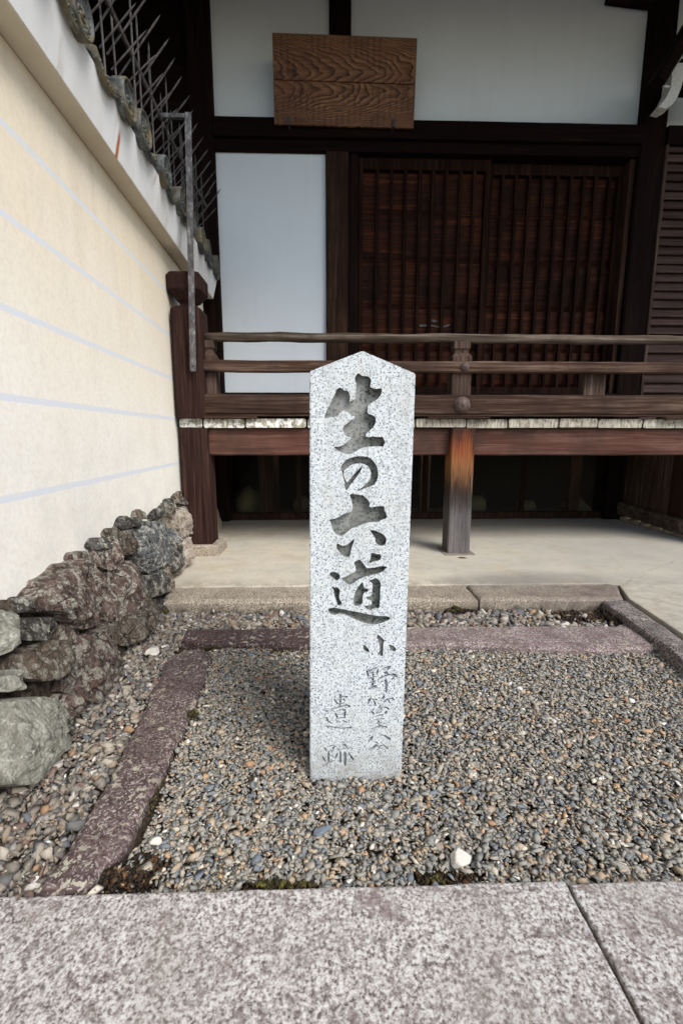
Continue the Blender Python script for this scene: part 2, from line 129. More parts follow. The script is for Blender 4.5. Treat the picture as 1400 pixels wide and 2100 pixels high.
# marker: pale granite with blue-black mica grains
MT['marker'] = granite('pale_speckled_granite', (.57, .635, .675), (.06, .088, .118), (.60, .63, .635), 255, .565, (.45, .445, .42), .35)
MT['cut'] = granite('shaded_rough_cut_granite', (.23, .245, .235), (.03, .04, .045), (.17, .18, .16), 205, .55, (.07, .07, .058), .5, .7)  # carved faces: rough, grimy granite, with the recess shade painted into its darker colour
def paving():
    m = Mat('mottled_pink_granite', .8, .25)
    a = m.noise(165, 4, .7); b = m.noise(42, 7, .80, m.map((1, 1, 1), (4, 4, 4))); d = m.noise(6, 5, .6)
    c = m.ramp(a, [(.38, (.085, .070, .065)), (.45, (.30, .27, .252)), (.52, (.45, .43, .41)), (.60, (.60, .595, .575))])
    c = m.mix(m.ramp(b, [(.51, 0), (.575, .6), (.70, .9)]), c, (.125, .096, .090))
    c = m.mix(m.ramp(d, [(.48, 0), (.72, .5)]), c, (.25, .225, .19))
    c = m.mix(m.math('MULTIPLY', m.ramp(m.noise(14, 6, .75, m.map((1, 1, 1), (1, 8, 2))), [(.55, 0), (.66, .7)]), 1), c, (.17, .125, .115))
    m.bump(m.math('ADD', a, m.math('MULTIPLY', b, .8)), .35, .003)
    return m.col(c)
MT['paving'] = paving()
def purple(name, lo, mid, hi, fleck, f0=.57):
    m = Mat(name, .85, .2)
    a = m.noise(90, 4, .6); v = m.vor(60, m.map((1, 1.0, 1), (0, 0, 0))); big = m.noise(9, 5, .65)
    c = m.ramp(a, [(.3, lo), (.5, mid), (.7, hi)])
    fl = m.math('MULTIPLY', m.ramp(m.noise(170, 2, .5), [(f0, 0), (f0+.05, 1)]), m.ramp(big, [(.35, .25), (.65, 1)]))
    c = m.mix(m.math('MULTIPLY', fl, fleck), c, (.50, .45, .42))
    c = m.mix(m.ramp(m.noise(14, 5, .7, m.map((1, 1, 1), (7, 7, 7))), [(.48, 0), (.66, .55)]), c, (.05, .035, .033))
    li = m.math('MULTIPLY', m.ramp(m.noise(55, 4, .6, None, .4), [(.565, 0), (.60, 1)]), m.ramp(m.noise(5, 3, .6, m.map((1,1,1),(2,2,2))), [(.42, 0), (.6, .9)]))
    c = m.mix(li, c, (.40, .38, .30))
    m.bump(m.math('ADD', a, m.math('MULTIPLY', big, 2)), .5, .004)
    return m.col(c)
MT['purple'] = purple('purple_stone', (.040, .028, .027), (.098, .068, .065), (.19, .145, .138), .85)
MT['purple_dark'] = purple('dark_purple_stone', (.03, .018, .02), (.065, .040, .042), (.12, .08, .08), .7, .60)
MT['purple_pale'] = purple('flecked_purple_stone', (.08, .06, .06), (.17, .125, .12), (.28, .22, .21), 1.0, .53)
MT['grey_fleck'] = purple('grey_flecked_stone', (.05, .042, .04), (.12, .10, .095), (.26, .23, .22), 1.0, .53)
def kerb():
    m = Mat('weathered_kerb_granite', .85, .2)
    a = m.noise(160, 3, .6); b = m.noise(10, 6, .7); z = m.sep()[2]
    c = m.ramp(a, [(.36, (.10, .085, .068)), (.5, (.32, .28, .215)), (.64, (.56, .50, .41))])
    c = m.mix(m.math('ADD', m.math('MULTIPLY', m.ramp(b, [(.45, 0), (.68, .7)]), .7), m.mr(m.sep()[0], .2, 1.3, 0, .6)), c, (.15, .12, .105))
    low = m.math('MULTIPLY', m.mr(z, .035, .0), m.ramp(m.noise(22, 5, .7), [(.4, 0), (.6, 1)]))
    c = m.mix(low, c, (.05, .045, .025))
    m.bump(a, .5, .004); return m.col(c)
MT['kerb'] = kerb()
def concrete():
    m = Mat('pale_concrete', .8, .25)
    a = m.noise(220, 3, .6); b = m.noise(2.2, 6, .6); sx, sy, sz = m.sep()
    c = m.mix(m.ramp(b, [(.35, 0), (.65, 1)]), (.53, .505, .43), (.62, .565, .45))
    c = m.mix(m.ramp(a, [(.35, .35), (.6, 0)]), c, (.28, .26, .22))
    c = m.mix(m.ramp(m.noise(7, 7, .75, m.map((1, 1, 1), (3, 3, 3))), [(.47, 0), (.68, .5)]), c, (.33, .31, .26))
    c = m.mix(m.math('MULTIPLY', m.mr(sy, 2.50, 2.34), m.ramp(m.noise(16, 5, .7), [(.4, 0), (.62, .6)])), c, (.22, .19, .14))
    c = m.mix(m.math('MULTIPLY', m.math('ADD', m.mr(sx, .5, 2.2, 0, .75), m.math('MULTIPLY', m.math('SUBTRACT', m.noise(3, 5, .6, m.map((1, 1, 1), (8, 8, 0))), .5), 1.2), True), .8), c, (.36, .35, .315))
    # damp grey stain spreading behind the kerb at the right
    nx = m.noise(5, 5, .6); dx = m.math('ADD', m.math('POWER', m.math('MULTIPLY', m.math('SUBTRACT', sx, 1.12), 1.55), 2), m.math('POWER', m.math('MULTIPLY', m.math('SUBTRACT', sy, 2.40), 4.2), 2))
    st = m.mr(m.math('ADD', dx, m.math('MULTIPLY', nx, 1.1)), .5, 1.35, .72, 0)
    c = m.mix(st, c, (.20, .19, .17))
    c = m.mix(m.math('MULTIPLY', m.ramp(m.noise(3.4, 6, .7, m.map((1, 1, 1), (5, 3, 0))), [(.52, 0), (.7, 1)]), .45), c, (.40, .31, .19))
    # hairline crack running to the right
    wob = m.math('MULTIPLY', m.math('SUBTRACT', m.noise(9, 5, .6), .5), .16)
    line = m.math('ABSOLUTE', m.math('SUBTRACT', m.math('ADD', m.math('SUBTRACT', sy, 2.33), wob), m.math('MULTIPLY', m.math('SUBTRACT', sx, 1.6), .72)))
    cr = m.math('MULTIPLY', m.mr(line, .0015, .004, .75, 0), m.math('MULTIPLY', m.math('GREATER_THAN', sx, 1.52), m.math('LESS_THAN', sx, 2.25)))
    cr = m.math('MULTIPLY', cr, .45)
    c = m.mix(cr, c, (.10, .09, .07))
    m.bump(m.noise(60, 4, .6), .12, .004); return m.col(c)
MT['concrete'] = concrete()
def plaster_cream():
    m = Mat('cream_plaster_with_painted_lines', .9, .15)
    sx, sy, sz = m.sep()
    n = m.noise(1.6, 6, .65, m.map((1, 1, .6))); f = m.noise(60, 4, .6)
    t = m.math('ADD', m.mr(sz, .75, 1.7, 0, 1), m.math('MULTIPLY', m.math('SUBTRACT', n, .5), 1.1), True)
    c = m.mix(t, (.84, .825, .765), (.79, .71, .56))          # coat is paler and whiter towards the bottom
    c = m.mix(m.ramp(m.noise(9, 6, .7, m.map((1, 1, .5), (3, 2, 1))), [(.5, 0), (.75, .3)]), c, (.60, .56, .48))
    c = m.mix(m.ramp(f, [(.38, .16), (.55, 0)]), c, (.5, .45, .36))
    dr = m.math('MULTIPLY', m.ramp(m.noise(1, 5, .65, m.map((9, 9, .9), (1, 6, 2))), [(.5, 0), (.7, .25)]), m.mr(sz, 1.1, 1.95))
    c = m.mix(dr, c, (.45, .38, .26))
    sp = m.math('MULTIPLY', m.ramp(m.noise(6, 6, .7, m.map((1, 1, 1), (2, 9, 4))), [(.42, 0), (.66, .5)]), m.mr(sz, .95, .45))
    c = m.mix(sp, c, (.60, .60, .56))
    wz = m.math('ADD', sz, m.math('MULTIPLY', m.math('SUBTRACT', m.noise(14, 3, .6), .5), .006))
    for zc in (.676, .957, 1.204, 1.463, 1.716):
        d = m.math('ABSOLUTE', m.math('SUBTRACT', wz, zc))
        c = m.mix(m.math('MULTIPLY', m.mr(d, .0085, .0115, 1, 0), m.ramp(m.noise(30, 5, .7), [(.25, .55), (.5, .95)])), c, (.66, .70, .76))
    m.bump(m.noise(25, 6, .65), .12, .01); return m.col(c)
MT['cream'] = plaster_cream()
def fascia_mat():
    m = Mat('white_lime_fascia', .9, .15)
    sx, sy, sz = m.sep()
    c = m.mix(m.ramp(m.noise(3, 5, .6, m.map((1, 1.6, 1))), [(.42, 0), (.7, .55)]), (.82, .84, .85), (.66, .655, .62))
    c = m.mix(m.ramp(m.noise(1, 6, .7, m.map((3, 13, 2.6)), .5), [(.56, 0), (.72, .42)]), c, (.36, .27, .18))
    d = m.math('ABSOLUTE', m.math('SUBTRACT', m.math('ADD', sy, m.math('MULTIPLY', m.noise(30, 3), .012)), 2.078))
    c = m.mix(m.math('MULTIPLY', m.mr(d, .006, .018, 1, 0), m.mr(sz, 2.075, 2.03)), c, (.42, .16, .05))
    m.bump(m.noise(30, 5), .1, .006); return m.col(c)
MT['fascia'] = fascia_mat()
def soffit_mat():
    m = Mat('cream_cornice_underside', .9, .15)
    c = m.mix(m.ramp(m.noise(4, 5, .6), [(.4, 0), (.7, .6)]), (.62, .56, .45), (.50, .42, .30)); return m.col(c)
MT['soffit'] = soffit_mat()
def white_plaster():
    m = Mat('white_wall_plaster', .9, .12)
    c = m.mix(m.ramp(m.noise(2.2, 6, .65), [(.35, 0), (.7, .6)]), (.76, .835, .88), (.71, .78, .82))
    c = m.mix(m.ramp(m.noise(1, 5, .6, m.map((11, 1, .8))), [(.55, 0), (.75, .10)]), c, (.50, .50, .47))
    m.bump(m.noise(90, 3), .06, .003); return m.col(c)
MT['white'] = white_plaster()
def tile_mat():
    m = Mat('weathered_grey_clay', .6, .4)
    n = m.noise(26, 5, .65); o = m.noise(7, 4, .6, m.map((1, 1, 1), perobj=1))
    c = m.ramp(n, [(.32, (.016, .018, .018)), (.5, (.050, .056, .056)), (.68, (.15, .165, .16))])
    c = m.mix(m.ramp(o, [(.47, 0), (.62, .75)]), c, m.mix(n, (.05, .035, .015), (.22, .18, .085)))
    m.bump(n, .4, .004); return m.col(c)
MT['tile'] = tile_mat()
def iron(name, a, b, p):
    m = Mat(name, .6, .4); n = m.noise(45, 5, .7, m.map((1, 1, .5), perobj=1))
    c = m.ramp(n, [(.38, a), (.55, b), (.68, p)]); m.bump(n, .3, .002); return m.col(c)
MT['iron'] = iron('rusty_iron', (.028, .02, .018), (.085, .082, .08), (.085, .036, .022))
MT['steel'] = iron('worn_steel', (.05, .045, .045), (.105, .107, .11), (.25, .26, .255))
MT['cap'] = iron('brown_iron_cap', (.055, .034, .028), (.095, .062, .054), (.13, .09, .08))
# timbers
blk = (.010, .006, .005)
MT['hall_x'] = wood('dark_hall_timber', (.004, .0023, .0019), (.009, .0047, .0036), (.019, .010, .0075), 'x')
MT['hall_z'] = wood('dark_hall_timber_upright', (.004, .0023, .0019), (.009, .0047, .0036), (.019, .010, .0075), 'z')
MT['pillar'] = wood('brown_pillar_timber', (.013, .007, .005), (.036, .019, .012), (.095, .054, .034), 'z', 1.2, .6, .8, (.02, .011, .008))
MT['board'] = wood('red_brown_board', (.008, .0022, .0011), (.036, .0095, .0035), (.115, .034, .012), 'x', 1.0, .8, .62, (.006, .0022, .0015), .10)
MT['lat'] = wood('lattice_timber', (.006, .003, .002), (.015, .0065, .004), (.042, .019, .011), 'z', 1.2)
MT['clap'] = wood('brown_clapboard', (.035, .022, .02), (.07, .045, .04), (.13, .09, .08), 'x', 1.0, .5, .85, (.045, .028, .025))
MT['newel'] = wood('red_brown_post_timber', (.009, .0045, .0038), (.027, .0135, .011), (.070, .038, .031), 'z', 1.1, .6, .75, (.026, .014, .012))
MT['railx'] = wood('brown_rail_timber', (.018, .010, .007), (.058, .034, .024), (.165, .118, .09), 'x', 1.1, .7, .85, (.030, .019, .016))
MT['railz'] = wood('grey_brown_post_timber', (.028, .018, .014), (.075, .050, .039), (.18, .135, .11), 'z', 1.3, .5, .85, (.035, .022, .018))
MT['log'] = wood('grey_weathered_log', (.022, .016, .012), (.092, .070, .052), (.23, .19, .155), 'x', .9, .65, .9, (.040, .025, .019))
MT['red'] = wood('reddish_beam_timber', (.045, .021, .016), (.115, .053, .040), (.20, .115, .092), 'x', 1.2, .85, .85, (.056, .037, .029))
MT['deck'] = wood('deck_board_timber', (.05, .032, .024), (.11, .075, .06), (.2, .15, .12), 'y', 1.0)
def endgrain():
    m = Mat('weathered_end_grain', .9, .15); sx, sy, sz = m.sep()
    g = m.noise(1, 4, .7, m.map((85, 3, 14), perobj=1), 1.0)
    c = m.ramp(g, [(.30, (.02, .015, .012)), (.43, (.24, .21, .16)), (.6, (.46, .44, .35)), (.75, (.6, .58, .5))])
    w_ = m.math('MULTIPLY', m.ramp(m.noise(30, 5, .7), [(.47, 0), (.53, 1)]), m.mr(sx, -.2, .6, 1, .12))
    c = m.mix(w_, c, (.80, .80, .77))
    d_ = m.math('MULTIPLY', m.ramp(m.noise(20, 5, .7, m.map((1, 1, 1), (9, 1, 3))), [(.5, 0), (.6, 1)]), m.mr(sz, .925, .955))
    c = m.mix(m.math('MULTIPLY', d_, .8), c, (.07, .05, .04))
    m.bump(g, .7, .006); return m.col(c)
MT['end'] = endgrain()
def scorched():
    m = Mat('support_post_timber', .8, .2); sx, sy, sz = m.sep()
    g = m.noise(1, 6, .65, m.map((70, 70, 2.5)), .5); e = m.noise(1, 4, .6, m.map((40, 40, 3), (5, 1, 2)))
    e2 = m.noise(1, 5, .7, m.map((120, 120, 5), (2, 2, 2)))
    zz = m.math('ADD', sz, m.math('ADD', m.math('MULTIPLY', m.math('SUBTRACT', e, .5), .34), m.math('MULTIPLY', m.math('SUBTRACT', e2, .5), .30)))
    c = m.ramp(m.mr(zz, .0, .9), [(.0, (.135, .125, .125)), (.36, (.095, .088, .09)), (.48, (.040, .034, .033)), (.56, (.028, .018, .013)), (.66, (.16, .075, .03)), (.74, (.24, .10, .038)), (.84, (.22, .062, .019)), (.93, (.10, .028, .012)), (1, (.03, .012, .009))])
    c = m.mix(m.ramp(g, [(.34, .8), (.52, 0)]), c, (.022, .012, .009))
    c = m.mix(m.ramp(g, [(.58, 0), (.72, .25)]), c, (.42, .36, .30))
    m.bump(g, .6, .005); return m.col(c)
MT['support'] = scorched()
def plaque(name, cx, cz, kx, kz, freq, z0, z1):
    m = Mat(name, .55, .3); sx, sy, sz = m.sep()
    nx = m.noise(2.6, 3, .5, m.map((1, 1, 2.6), (cx*3, 0, cz))); n2 = m.noise(30, 3, .6); n3 = m.noise(9, 3, .5, m.map((.5, 1, 1.6), (3, cx, 1)))
    wx = m.math('ADD', m.math('SUBTRACT', sx, cx), m.math('MULTIPLY', m.math('SUBTRACT', nx, .5), kx))
    wz = m.math('ADD', m.math('SUBTRACT', sz, cz), m.math('MULTIPLY', m.math('SUBTRACT', n3, .5), .035))
    r = m.math('ADD', wx, m.math('MULTIPLY', m.math('MULTIPLY', wz, wz), kz))
    r = m.math('ADD', r, m.math('MULTIPLY', m.math('SUBTRACT', n2, .5), .020))
    fr = m.math('FRACT', m.math('MULTIPLY', r, freq))
    c = m.ramp(fr, [(0, (.012, .005, .002)), (.06, (.04, .015, .006)), (.15, (.38, .20, .098)), (.55, (.27, .125, .055)), (.88, (.11, .038, .014)), (1, (.008, .003, .0015))])
    c = m.mix(m.ramp(m.noise(3.5, 5, .6, m.map((1, 1, 2))), [(.4, 0), (.68, .65)]), c, (.09, .028, .012))
    c = m.mix(m.ramp(m.noise(1, 5, .6, m.map((6, 6, 90))), [(.4, .45), (.6, 0)]), c, (.03, .015, .01))
    c = m.mix(m.ramp(m.noise(13, 4, .6, m.map((.5, 1, 2), (6, 2, 1))), [(.4, 0), (.7, .55)]), c, (.20, .085, .035))
    # columns of faded brush writing
    colm = m.math('GREATER_THAN', m.math('FRACT', m.math('MULTIPLY', sx, 21)), .58)
    ink = m.math('MULTIPLY', m.math('MULTIPLY', colm, m.ramp(m.noise(1, 3, .8, m.map((120, 1, 75))), [(.50, 0), (.54, 1)])), m.ramp(m.noise(7, 2, .5, m.map((1, 1, 1), (2, 8, 5))), [(.44, 0), (.52, .75)]))
    c = m.mix(ink, c, (.012, .008, .007))
    m.bump(fr, .25, .003); return m.col(c)
MT['plq_hi'] = plaque('plaque_upper_grain', .02, 3.675, .62, 26, 9, 0, 0)
MT['plq_lo'] = plaque('plaque_lower_grain', -.62, 3.56, .50, 22, 11, 0, 0)
def rock(name, a, b, c3, lich, amt, crack=.8, sc=16):
    m = Mat(name, .85, .25)
    v = m.map((1, .55, 1), perobj=1)
    n = m.noise(sc, 8, .72, v, 1.2); f = m.noise(110, 6, .75, m.map((1, 1, 1), perobj=1)); st = m.noise(34, 6, .7, m.map((1, 1, .28), perobj=1), .8)
    c = m.ramp(m.math('ADD', m.math('MULTIPLY', n, .28), m.math('ADD', m.math('MULTIPLY', f, .30), m.math('MULTIPLY', st, .42))), [(.36, a), (.49, b), (.63, c3)])
    l1 = m.ramp(m.noise(34, 8, .74, m.map((1, 1, .55), (4, 9, 2), perobj=1), .4), [(.560-.06*amt, 0), (.585-.06*amt, 1)])
    l2 = m.ramp(m.noise(150, 4, .65), [(.36, .15), (.58, 1)])
    lc = m.mix(m.noise(60, 4, .7), tuple(.55*q for q in lich), tuple(min(.8, 1.5*q) for q in lich))
    c = m.mix(m.math('MULTIPLY', l1, m.math('MULTIPLY', l2, min(1, .55+.3*amt))), c, lc)
    c = m.mix(m.ramp(m.noise(9, 5, .7, m.map((1, 1, 1), (8, 3, 6))), [(.60, 0), (.72, .6)]), c, (.13, .065, .035))
    c = m.mix(m.ramp(m.noise(20, 7, .75, m.map((1, 1, 1), (1, 5, 3))), [(.32, .85), (.44, 0)]), c, (.012, .010, .009))
    dv = m.N.new('ShaderNodeTexNoise'); dv.inputs['Scale'].default_value = 9; m.set(dv.inputs['Vector'], m.pos)
    ds = m.N.new('ShaderNodeVectorMath'); ds.operation = 'SCALE'; m.set(ds.inputs[0], dv.outputs['Color']); ds.inputs['Scale'].default_value = .10
    da = m.N.new('ShaderNodeVectorMath'); da.operation = 'ADD'; m.set(da.inputs[0], m.map((1, .6, 1.0), (2, 2, 2))); m.set(da.inputs[1], ds.outputs[0])
    ve = m.vor(15, da.outputs[0], 'DISTANCE_TO_EDGE')
    ck = m.ramp(m.math('ADD', ve, m.math('MULTIPLY', m.math('SUBTRACT', f, .5), .09)), [(.004, 1), (.028, 0)])
    ck = m.math('MULTIPLY', ck, m.ramp(m.noise(11, 4, .6, m.map((1, 1, 1), (5, 5, 1))), [(.42, .1), (.58, 1)]))
    ck = m.math('MULTIPLY', ck, crack)
    c = m.mix(ck, c, (.012, .010, .009))
    q = m.N.new('ShaderNodeVectorMath'); q.operation = 'SCALE'; m.set(q.inputs[0], c); m.set(q.inputs['Scale'], m.mr(m.objrand(), 0, 1, .65, 1.45))
    h_ = m.math('SUBTRACT', m.math('ADD', m.math('MULTIPLY', n, 1.5), m.math('ADD', f, st)), ck)
    m.bump(h_, 1.0, .012); return m.col(q.outputs[0])
gl = (.45, .445, .375)
MT['rk_p'] = rock('purple_schist', (.020, .013, .011), (.10, .068, .057), (.28, .215, .18), gl, .9)
MT['rk_b'] = rock('brown_rock', (.020, .015, .011), (.12, .092, .068), (.31, .25, .195), gl, .7)
MT['rk_g'] = rock('blue_grey_rock', (.03, .033, .035), (.105, .115, .115), (.25, .26, .25), (.50, .48, .42), .75)
MT['rk_d'] = rock('dark_rock', (.016, .015, .014), (.06, .056, .051), (.16, .155, .14), gl, .6)
MT['rk_l'] = rock('lichen_covered_rock', (.07, .068, .055), (.26, .26, .215), (.44, .435, .365), (.50, .51, .44), .8, .25)
MT['rk_w'] = rock('pale_rock', (.13, .105, .08), (.34, .285, .225), (.52, .46, .39), (.62, .58, .50), .5)
def mortar():
    m = Mat('old_mortar', .95, .1); n = m.noise(45, 6, .7); b = m.noise(7, 5, .6); sx, sy, sz = m.sep()
    c = m.ramp(n, [(.34, (.012, .009, .007)), (.5, (.045, .036, .027)), (.66, (.12, .10, .076))])
    c = m.mix(m.ramp(m.math('ADD', m.mr(sy, 2.0, 2.7, 0, .6), m.math('MULTIPLY', b, .5)), [(.4, 0), (.8, .9)]), c, (.40, .33, .235))
    m.bump(n, .8, .01); return m.col(c)
MT['mortar'] = mortar()
def soil():
    m = Mat('dark_soil', .95, .1); n = m.noise(120, 5, .7)
    c = m.ramp(n, [(.35, (.02, .014, .009)), (.55, (.06, .045, .03)), (.7, (.12, .10, .075))]); m.bump(n, .6, .006); return m.col(c)
MT['soil'] = soil()
def gravel_mat(name, stops, gain=1.0):
    m = Mat(name, .75, .3); r = m.geo.outputs['Random Per Island']
    c = m.ramp(r, stops, 'CONSTANT')
    n = m.noise(230, 4, .6)
    c = m.mix(m.ramp(n, [(.3, .4), (.6, 0)]), c, m.mix(.5, c, (.03, .025, .02)))
    q = m.N.new('ShaderNodeVectorMath'); q.operation = 'SCALE'; m.set(q.inputs[0], c); q.inputs['Scale'].default_value = gain
    return m.col(q.outputs[0])
MT['gravel'] = gravel_mat('crushed_gravel', [(0, (.215, .205, .175)), (.13, (.27, .245, .20)), (.25, (.165, .165, .15)), (.36, (.225, .22, .195)), (.48, (.31, .25, .18)), (.57, (.19, .187, .17)), (.66, (.29, .225, .155)), (.72, (.135, .145, .15)), (.79, (.24, .22, .185)), (.86, (.33, .215, .125)), (.885, (.125, .14, .16)), (.925, (.36, .33, .27)), (.955, (.28, .165, .095)), (.975, (.47, .43, .36)), (.992, (.58, .56, .52))], 1.38)
MT['pebble'] = gravel_mat('mixed_pebbles', [(0, (.20, .18, .15)), (.14, (.31, .275, .22)), (.26, (.125, .125, .12)), (.36, (.25, .22, .18)), (.48, (.27, .215, .16)), (.57, (.155, .14, .13)), (.66, (.12, .13, .145)), (.73, (.38, .34, .28)), (.80, (.17, .115, .095)), (.865, (.31, .20, .12)), (.89, (.27, .255, .23)), (.955, (.50, .47, .42)), (.985, (.70, .68, .65))])
MT['moss'] = gravel_mat('moss_tufts', [(0, (.02, .014, .008)), (.3, (.035, .025, .010)), (.5, (.07, .06, .012)), (.75, (.11, .10, .018)), (.9, (.05, .03, .012))])
MT['deadmoss'] = gravel_mat('dry_brown_moss', [(0, (.012, .009, .006)), (.45, (.03, .018, .010)), (.75, (.075, .038, .016)), (.92, (.13, .075, .03))])
MT['sand'] = (lambda m: m.col(m.ramp(m.noise(300, 3, .7), [(.35, (.05, .04, .028)), (.6, (.26, .21, .14))])))(Mat('joint_sand', .95, .1))
MT['leaf'] = Mat('dry_leaf', .7, .2).col((.13, .055, .025))
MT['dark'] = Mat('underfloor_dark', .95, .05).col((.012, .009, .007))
def plain(name, c, r=.8):
    m = Mat(name, r, .25); n = m.noise(40, 5, .65)
    return m.col(m.mix(m.ramp(n, [(.35, .5), (.6, 0)]), c, tuple(.5*x for x in c)))
MT['yellow'] = plain('pale_foundation_stone', (.13, .12, .065))
MT['whitestone'] = plain('white_quartz', (.66, .62, .55))
MT['bluestone'] = plain('blue_grey_stone', (.16, .19, .23))
MT['kib'] = plain('white_painted_timber', (.66, .66, .63))
MT['scrap'] = plain('torn_grey_paper', (.13, .12, .115))
MT['wire'] = Mat('wire_mesh', .6, .3).col((.06, .055, .045))

# ------------------------------------------------------------------ build helpers
def finish(name, bm, mat, parent=None, smooth=False, norm=True):
    if norm: bmesh.ops.recalc_face_normals(bm, faces=bm.faces)
    me = bpy.data.meshes.new(name); bm.to_mesh(me); bm.free()
    return link(name, me, mat, parent, smooth)
def link(name, me, mat=None, parent=None, smooth=False):
    if mat is not None:
        for x in (mat if isinstance(mat, (list, tuple)) else [mat]): me.materials.append(x)
    if smooth: me.polygons.foreach_set('use_smooth', [True]*len(me.polygons))
    o = bpy.data.objects.new(name, me); COL.objects.link(o)
    if parent is not None:
        o.parent = parent
        o.location = -Vector(parent['org']) if 'org' in parent else (0, 0, 0)
    return o
def thing(name, label, cat, loc=(0, 0, 0), rz=0, group=None):
    o = bpy.data.objects.new(name, None); COL.objects.link(o); o.location = loc; o.rotation_euler = (0, 0, rz)
    o.empty_display_size = .1; o['label'] = label; o['category'] = cat
    if group: o['group'] = group
    return o
def tag(o, label=None, cat=None, group=None, kind=None):
    for k, v in (('label', label), ('category', cat), ('group', group), ('kind', kind)):
        if v: o[k] = v
    return o
def struct(o): o['kind'] = 'structure'; return o
def rebase(o):                                   # moves a lone mesh's origin to its own base
    me = o.data; co = np.empty(len(me.vertices)*3, np.float32); me.vertices.foreach_get('co', co); co = co.reshape(-1, 3)
    c = (co.min(0)+co.max(0))/2; c[2] = co[:, 2].min(); co -= c; me.vertices.foreach_set('co', co.ravel()); me.update(); o.location = [float(x) for x in c]; return o

def beam(bm, p0, p1, w, h, ch=.005, seg=None, wob=.0, twist=0, mi=0):
    """timber from p0 to p1; w is the horizontal (or X) width, h the vertical (or Y) depth; worn, chamfered edges"""
    p0, p1 = Vector(p0), Vector(p1); d = p1-p0; ln = d.length; d.normalize()
    if abs(d.z) > .8: u = Vector((1, 0, 0)); u = (u-d*u.dot(d)).normalized(); v = d.cross(u)
    else: v = Vector((0, 0, 1)); v = (v-d*v.dot(d)).normalized(); u = v.cross(d)
    a, b = w/2, h/2; ch = min(ch, a*.6, b*.6)
    sec = [(a-ch, -b), (a, -b+ch), (a, b-ch), (a-ch, b), (-a+ch, b), (-a, b-ch), (-a, -b+ch), (-a+ch, -b)]
    n = seg or (max(1, int(ln/.07)) if wob else 1); rows = []
    for i in range(n+1):
        c = p0+d*ln*i/n; row = []
        for x, y in sec:
            q = c+u*x+v*y
            if wob:
                k = mnoise.noise_vector(q*6+Vector((3.1, 7.7, 1.3)))*wob + mnoise.noise_vector(q*26)*wob*.45
                k -= d*k.dot(d); q = q+k
            row.append(bm.verts.new(q))
        rows.append(row)
    F = []
    for r, s in zip(rows, rows[1:]):
        for j in range(8): F.append(bm.faces.new((r[j], r[(j+1) % 8], s[(j+1) % 8], s[j])))
    F.append(bm.faces.new(rows[0][::-1])); F.append(bm.faces.new(rows[-1]))
    for f in F: f.material_index = mi
    return bm
def box(bm, x0, x1, y0, y1, z0, z1, ch=.004, axis='x', wob=0, mi=0):
    if axis == 'x': return beam(bm, (x0, (y0+y1)/2, (z0+z1)/2), (x1, (y0+y1)/2, (z0+z1)/2), y1-y0, z1-z0, ch, None, wob, 0, mi)
    if axis == 'y': return beam(bm, ((x0+x1)/2, y0, (z0+z1)/2), ((x0+x1)/2, y1, (z0+z1)/2), x1-x0, z1-z0, ch, None, wob, 0, mi)
    return beam(bm, ((x0+x1)/2, (y0+y1)/2, z0), ((x0+x1)/2, (y0+y1)/2, z1), x1-x0, y1-y0, ch, None, wob, 0, mi)
def bx(*a, **k): return box(bmesh.new(), *a, **k)
def densify(pts, step):
    out = []
    for i, p in enumerate(pts):
        q = pts[(i+1) % len(pts)]; p_, q_ = Vector(p), Vector(q); n = max(1, int((q_-p_).length/step))
        for k in range(n): out.append(p_.lerp(q_, k/n))
    return out
def area2(p): return sum(p[i][0]*p[(i+1) % len(p)][1]-p[(i+1) % len(p)][0]*p[i][1] for i in range(len(p)))
def inset(pts, d):
    n = len(pts); out = []
    for i in range(n):
        a, b, c = Vector(pts[i-1]), Vector(pts[i]), Vector(pts[(i+1) % n])
        t = (c-a)
        t = t.normalized() if t.length > 1e-9 else Vector((1, 0))
        out.append(b+Vector((-t.y, t.x))*d)
    return out
def slab(bm, outline, z0, z1, ch=.008, rough=.003, step=.03, seed=0, lump=0):
    if area2(outline) < 0: outline = outline[::-1]
    P = densify([Vector(p) for p in outline], step)
    P = [p+Vector(mnoise.noise_vector(Vector((p.x*14, p.y*14, seed)))[:2])*rough+Vector(mnoise.noise_vector(Vector((p.x*50, p.y*50, seed+5)))[:2])*rough*.6 for p in P]
    rings = [(P, z0), (P, z1-ch), (inset(P, ch*.45), z1-ch*.35), (inset(P, ch*1.5), z1)]
    vr = []
    for R, z in rings:
        vr.append([bm.verts.new((p.x, p.y, z+(mnoise.noise(Vector((p.x*9, p.y*9, seed+z)))*lump if z > z0 else 0))) for p in R])
    n = len(P)
    for r, s in zip(vr, vr[1:]):
        for j in range(n): bm.faces.new((r[j], r[(j+1) % n], s[(j+1) % n], s[j]))
    tri = tessellate_polygon([[Vector((v.co.x, v.co.y, 0)) for v in vr[-1]]])
    for tr in tri:
        f = bm.faces.new([vr[-1][k] for k in tr])
    bm.faces.new(vr[0][::-1])
    return bm
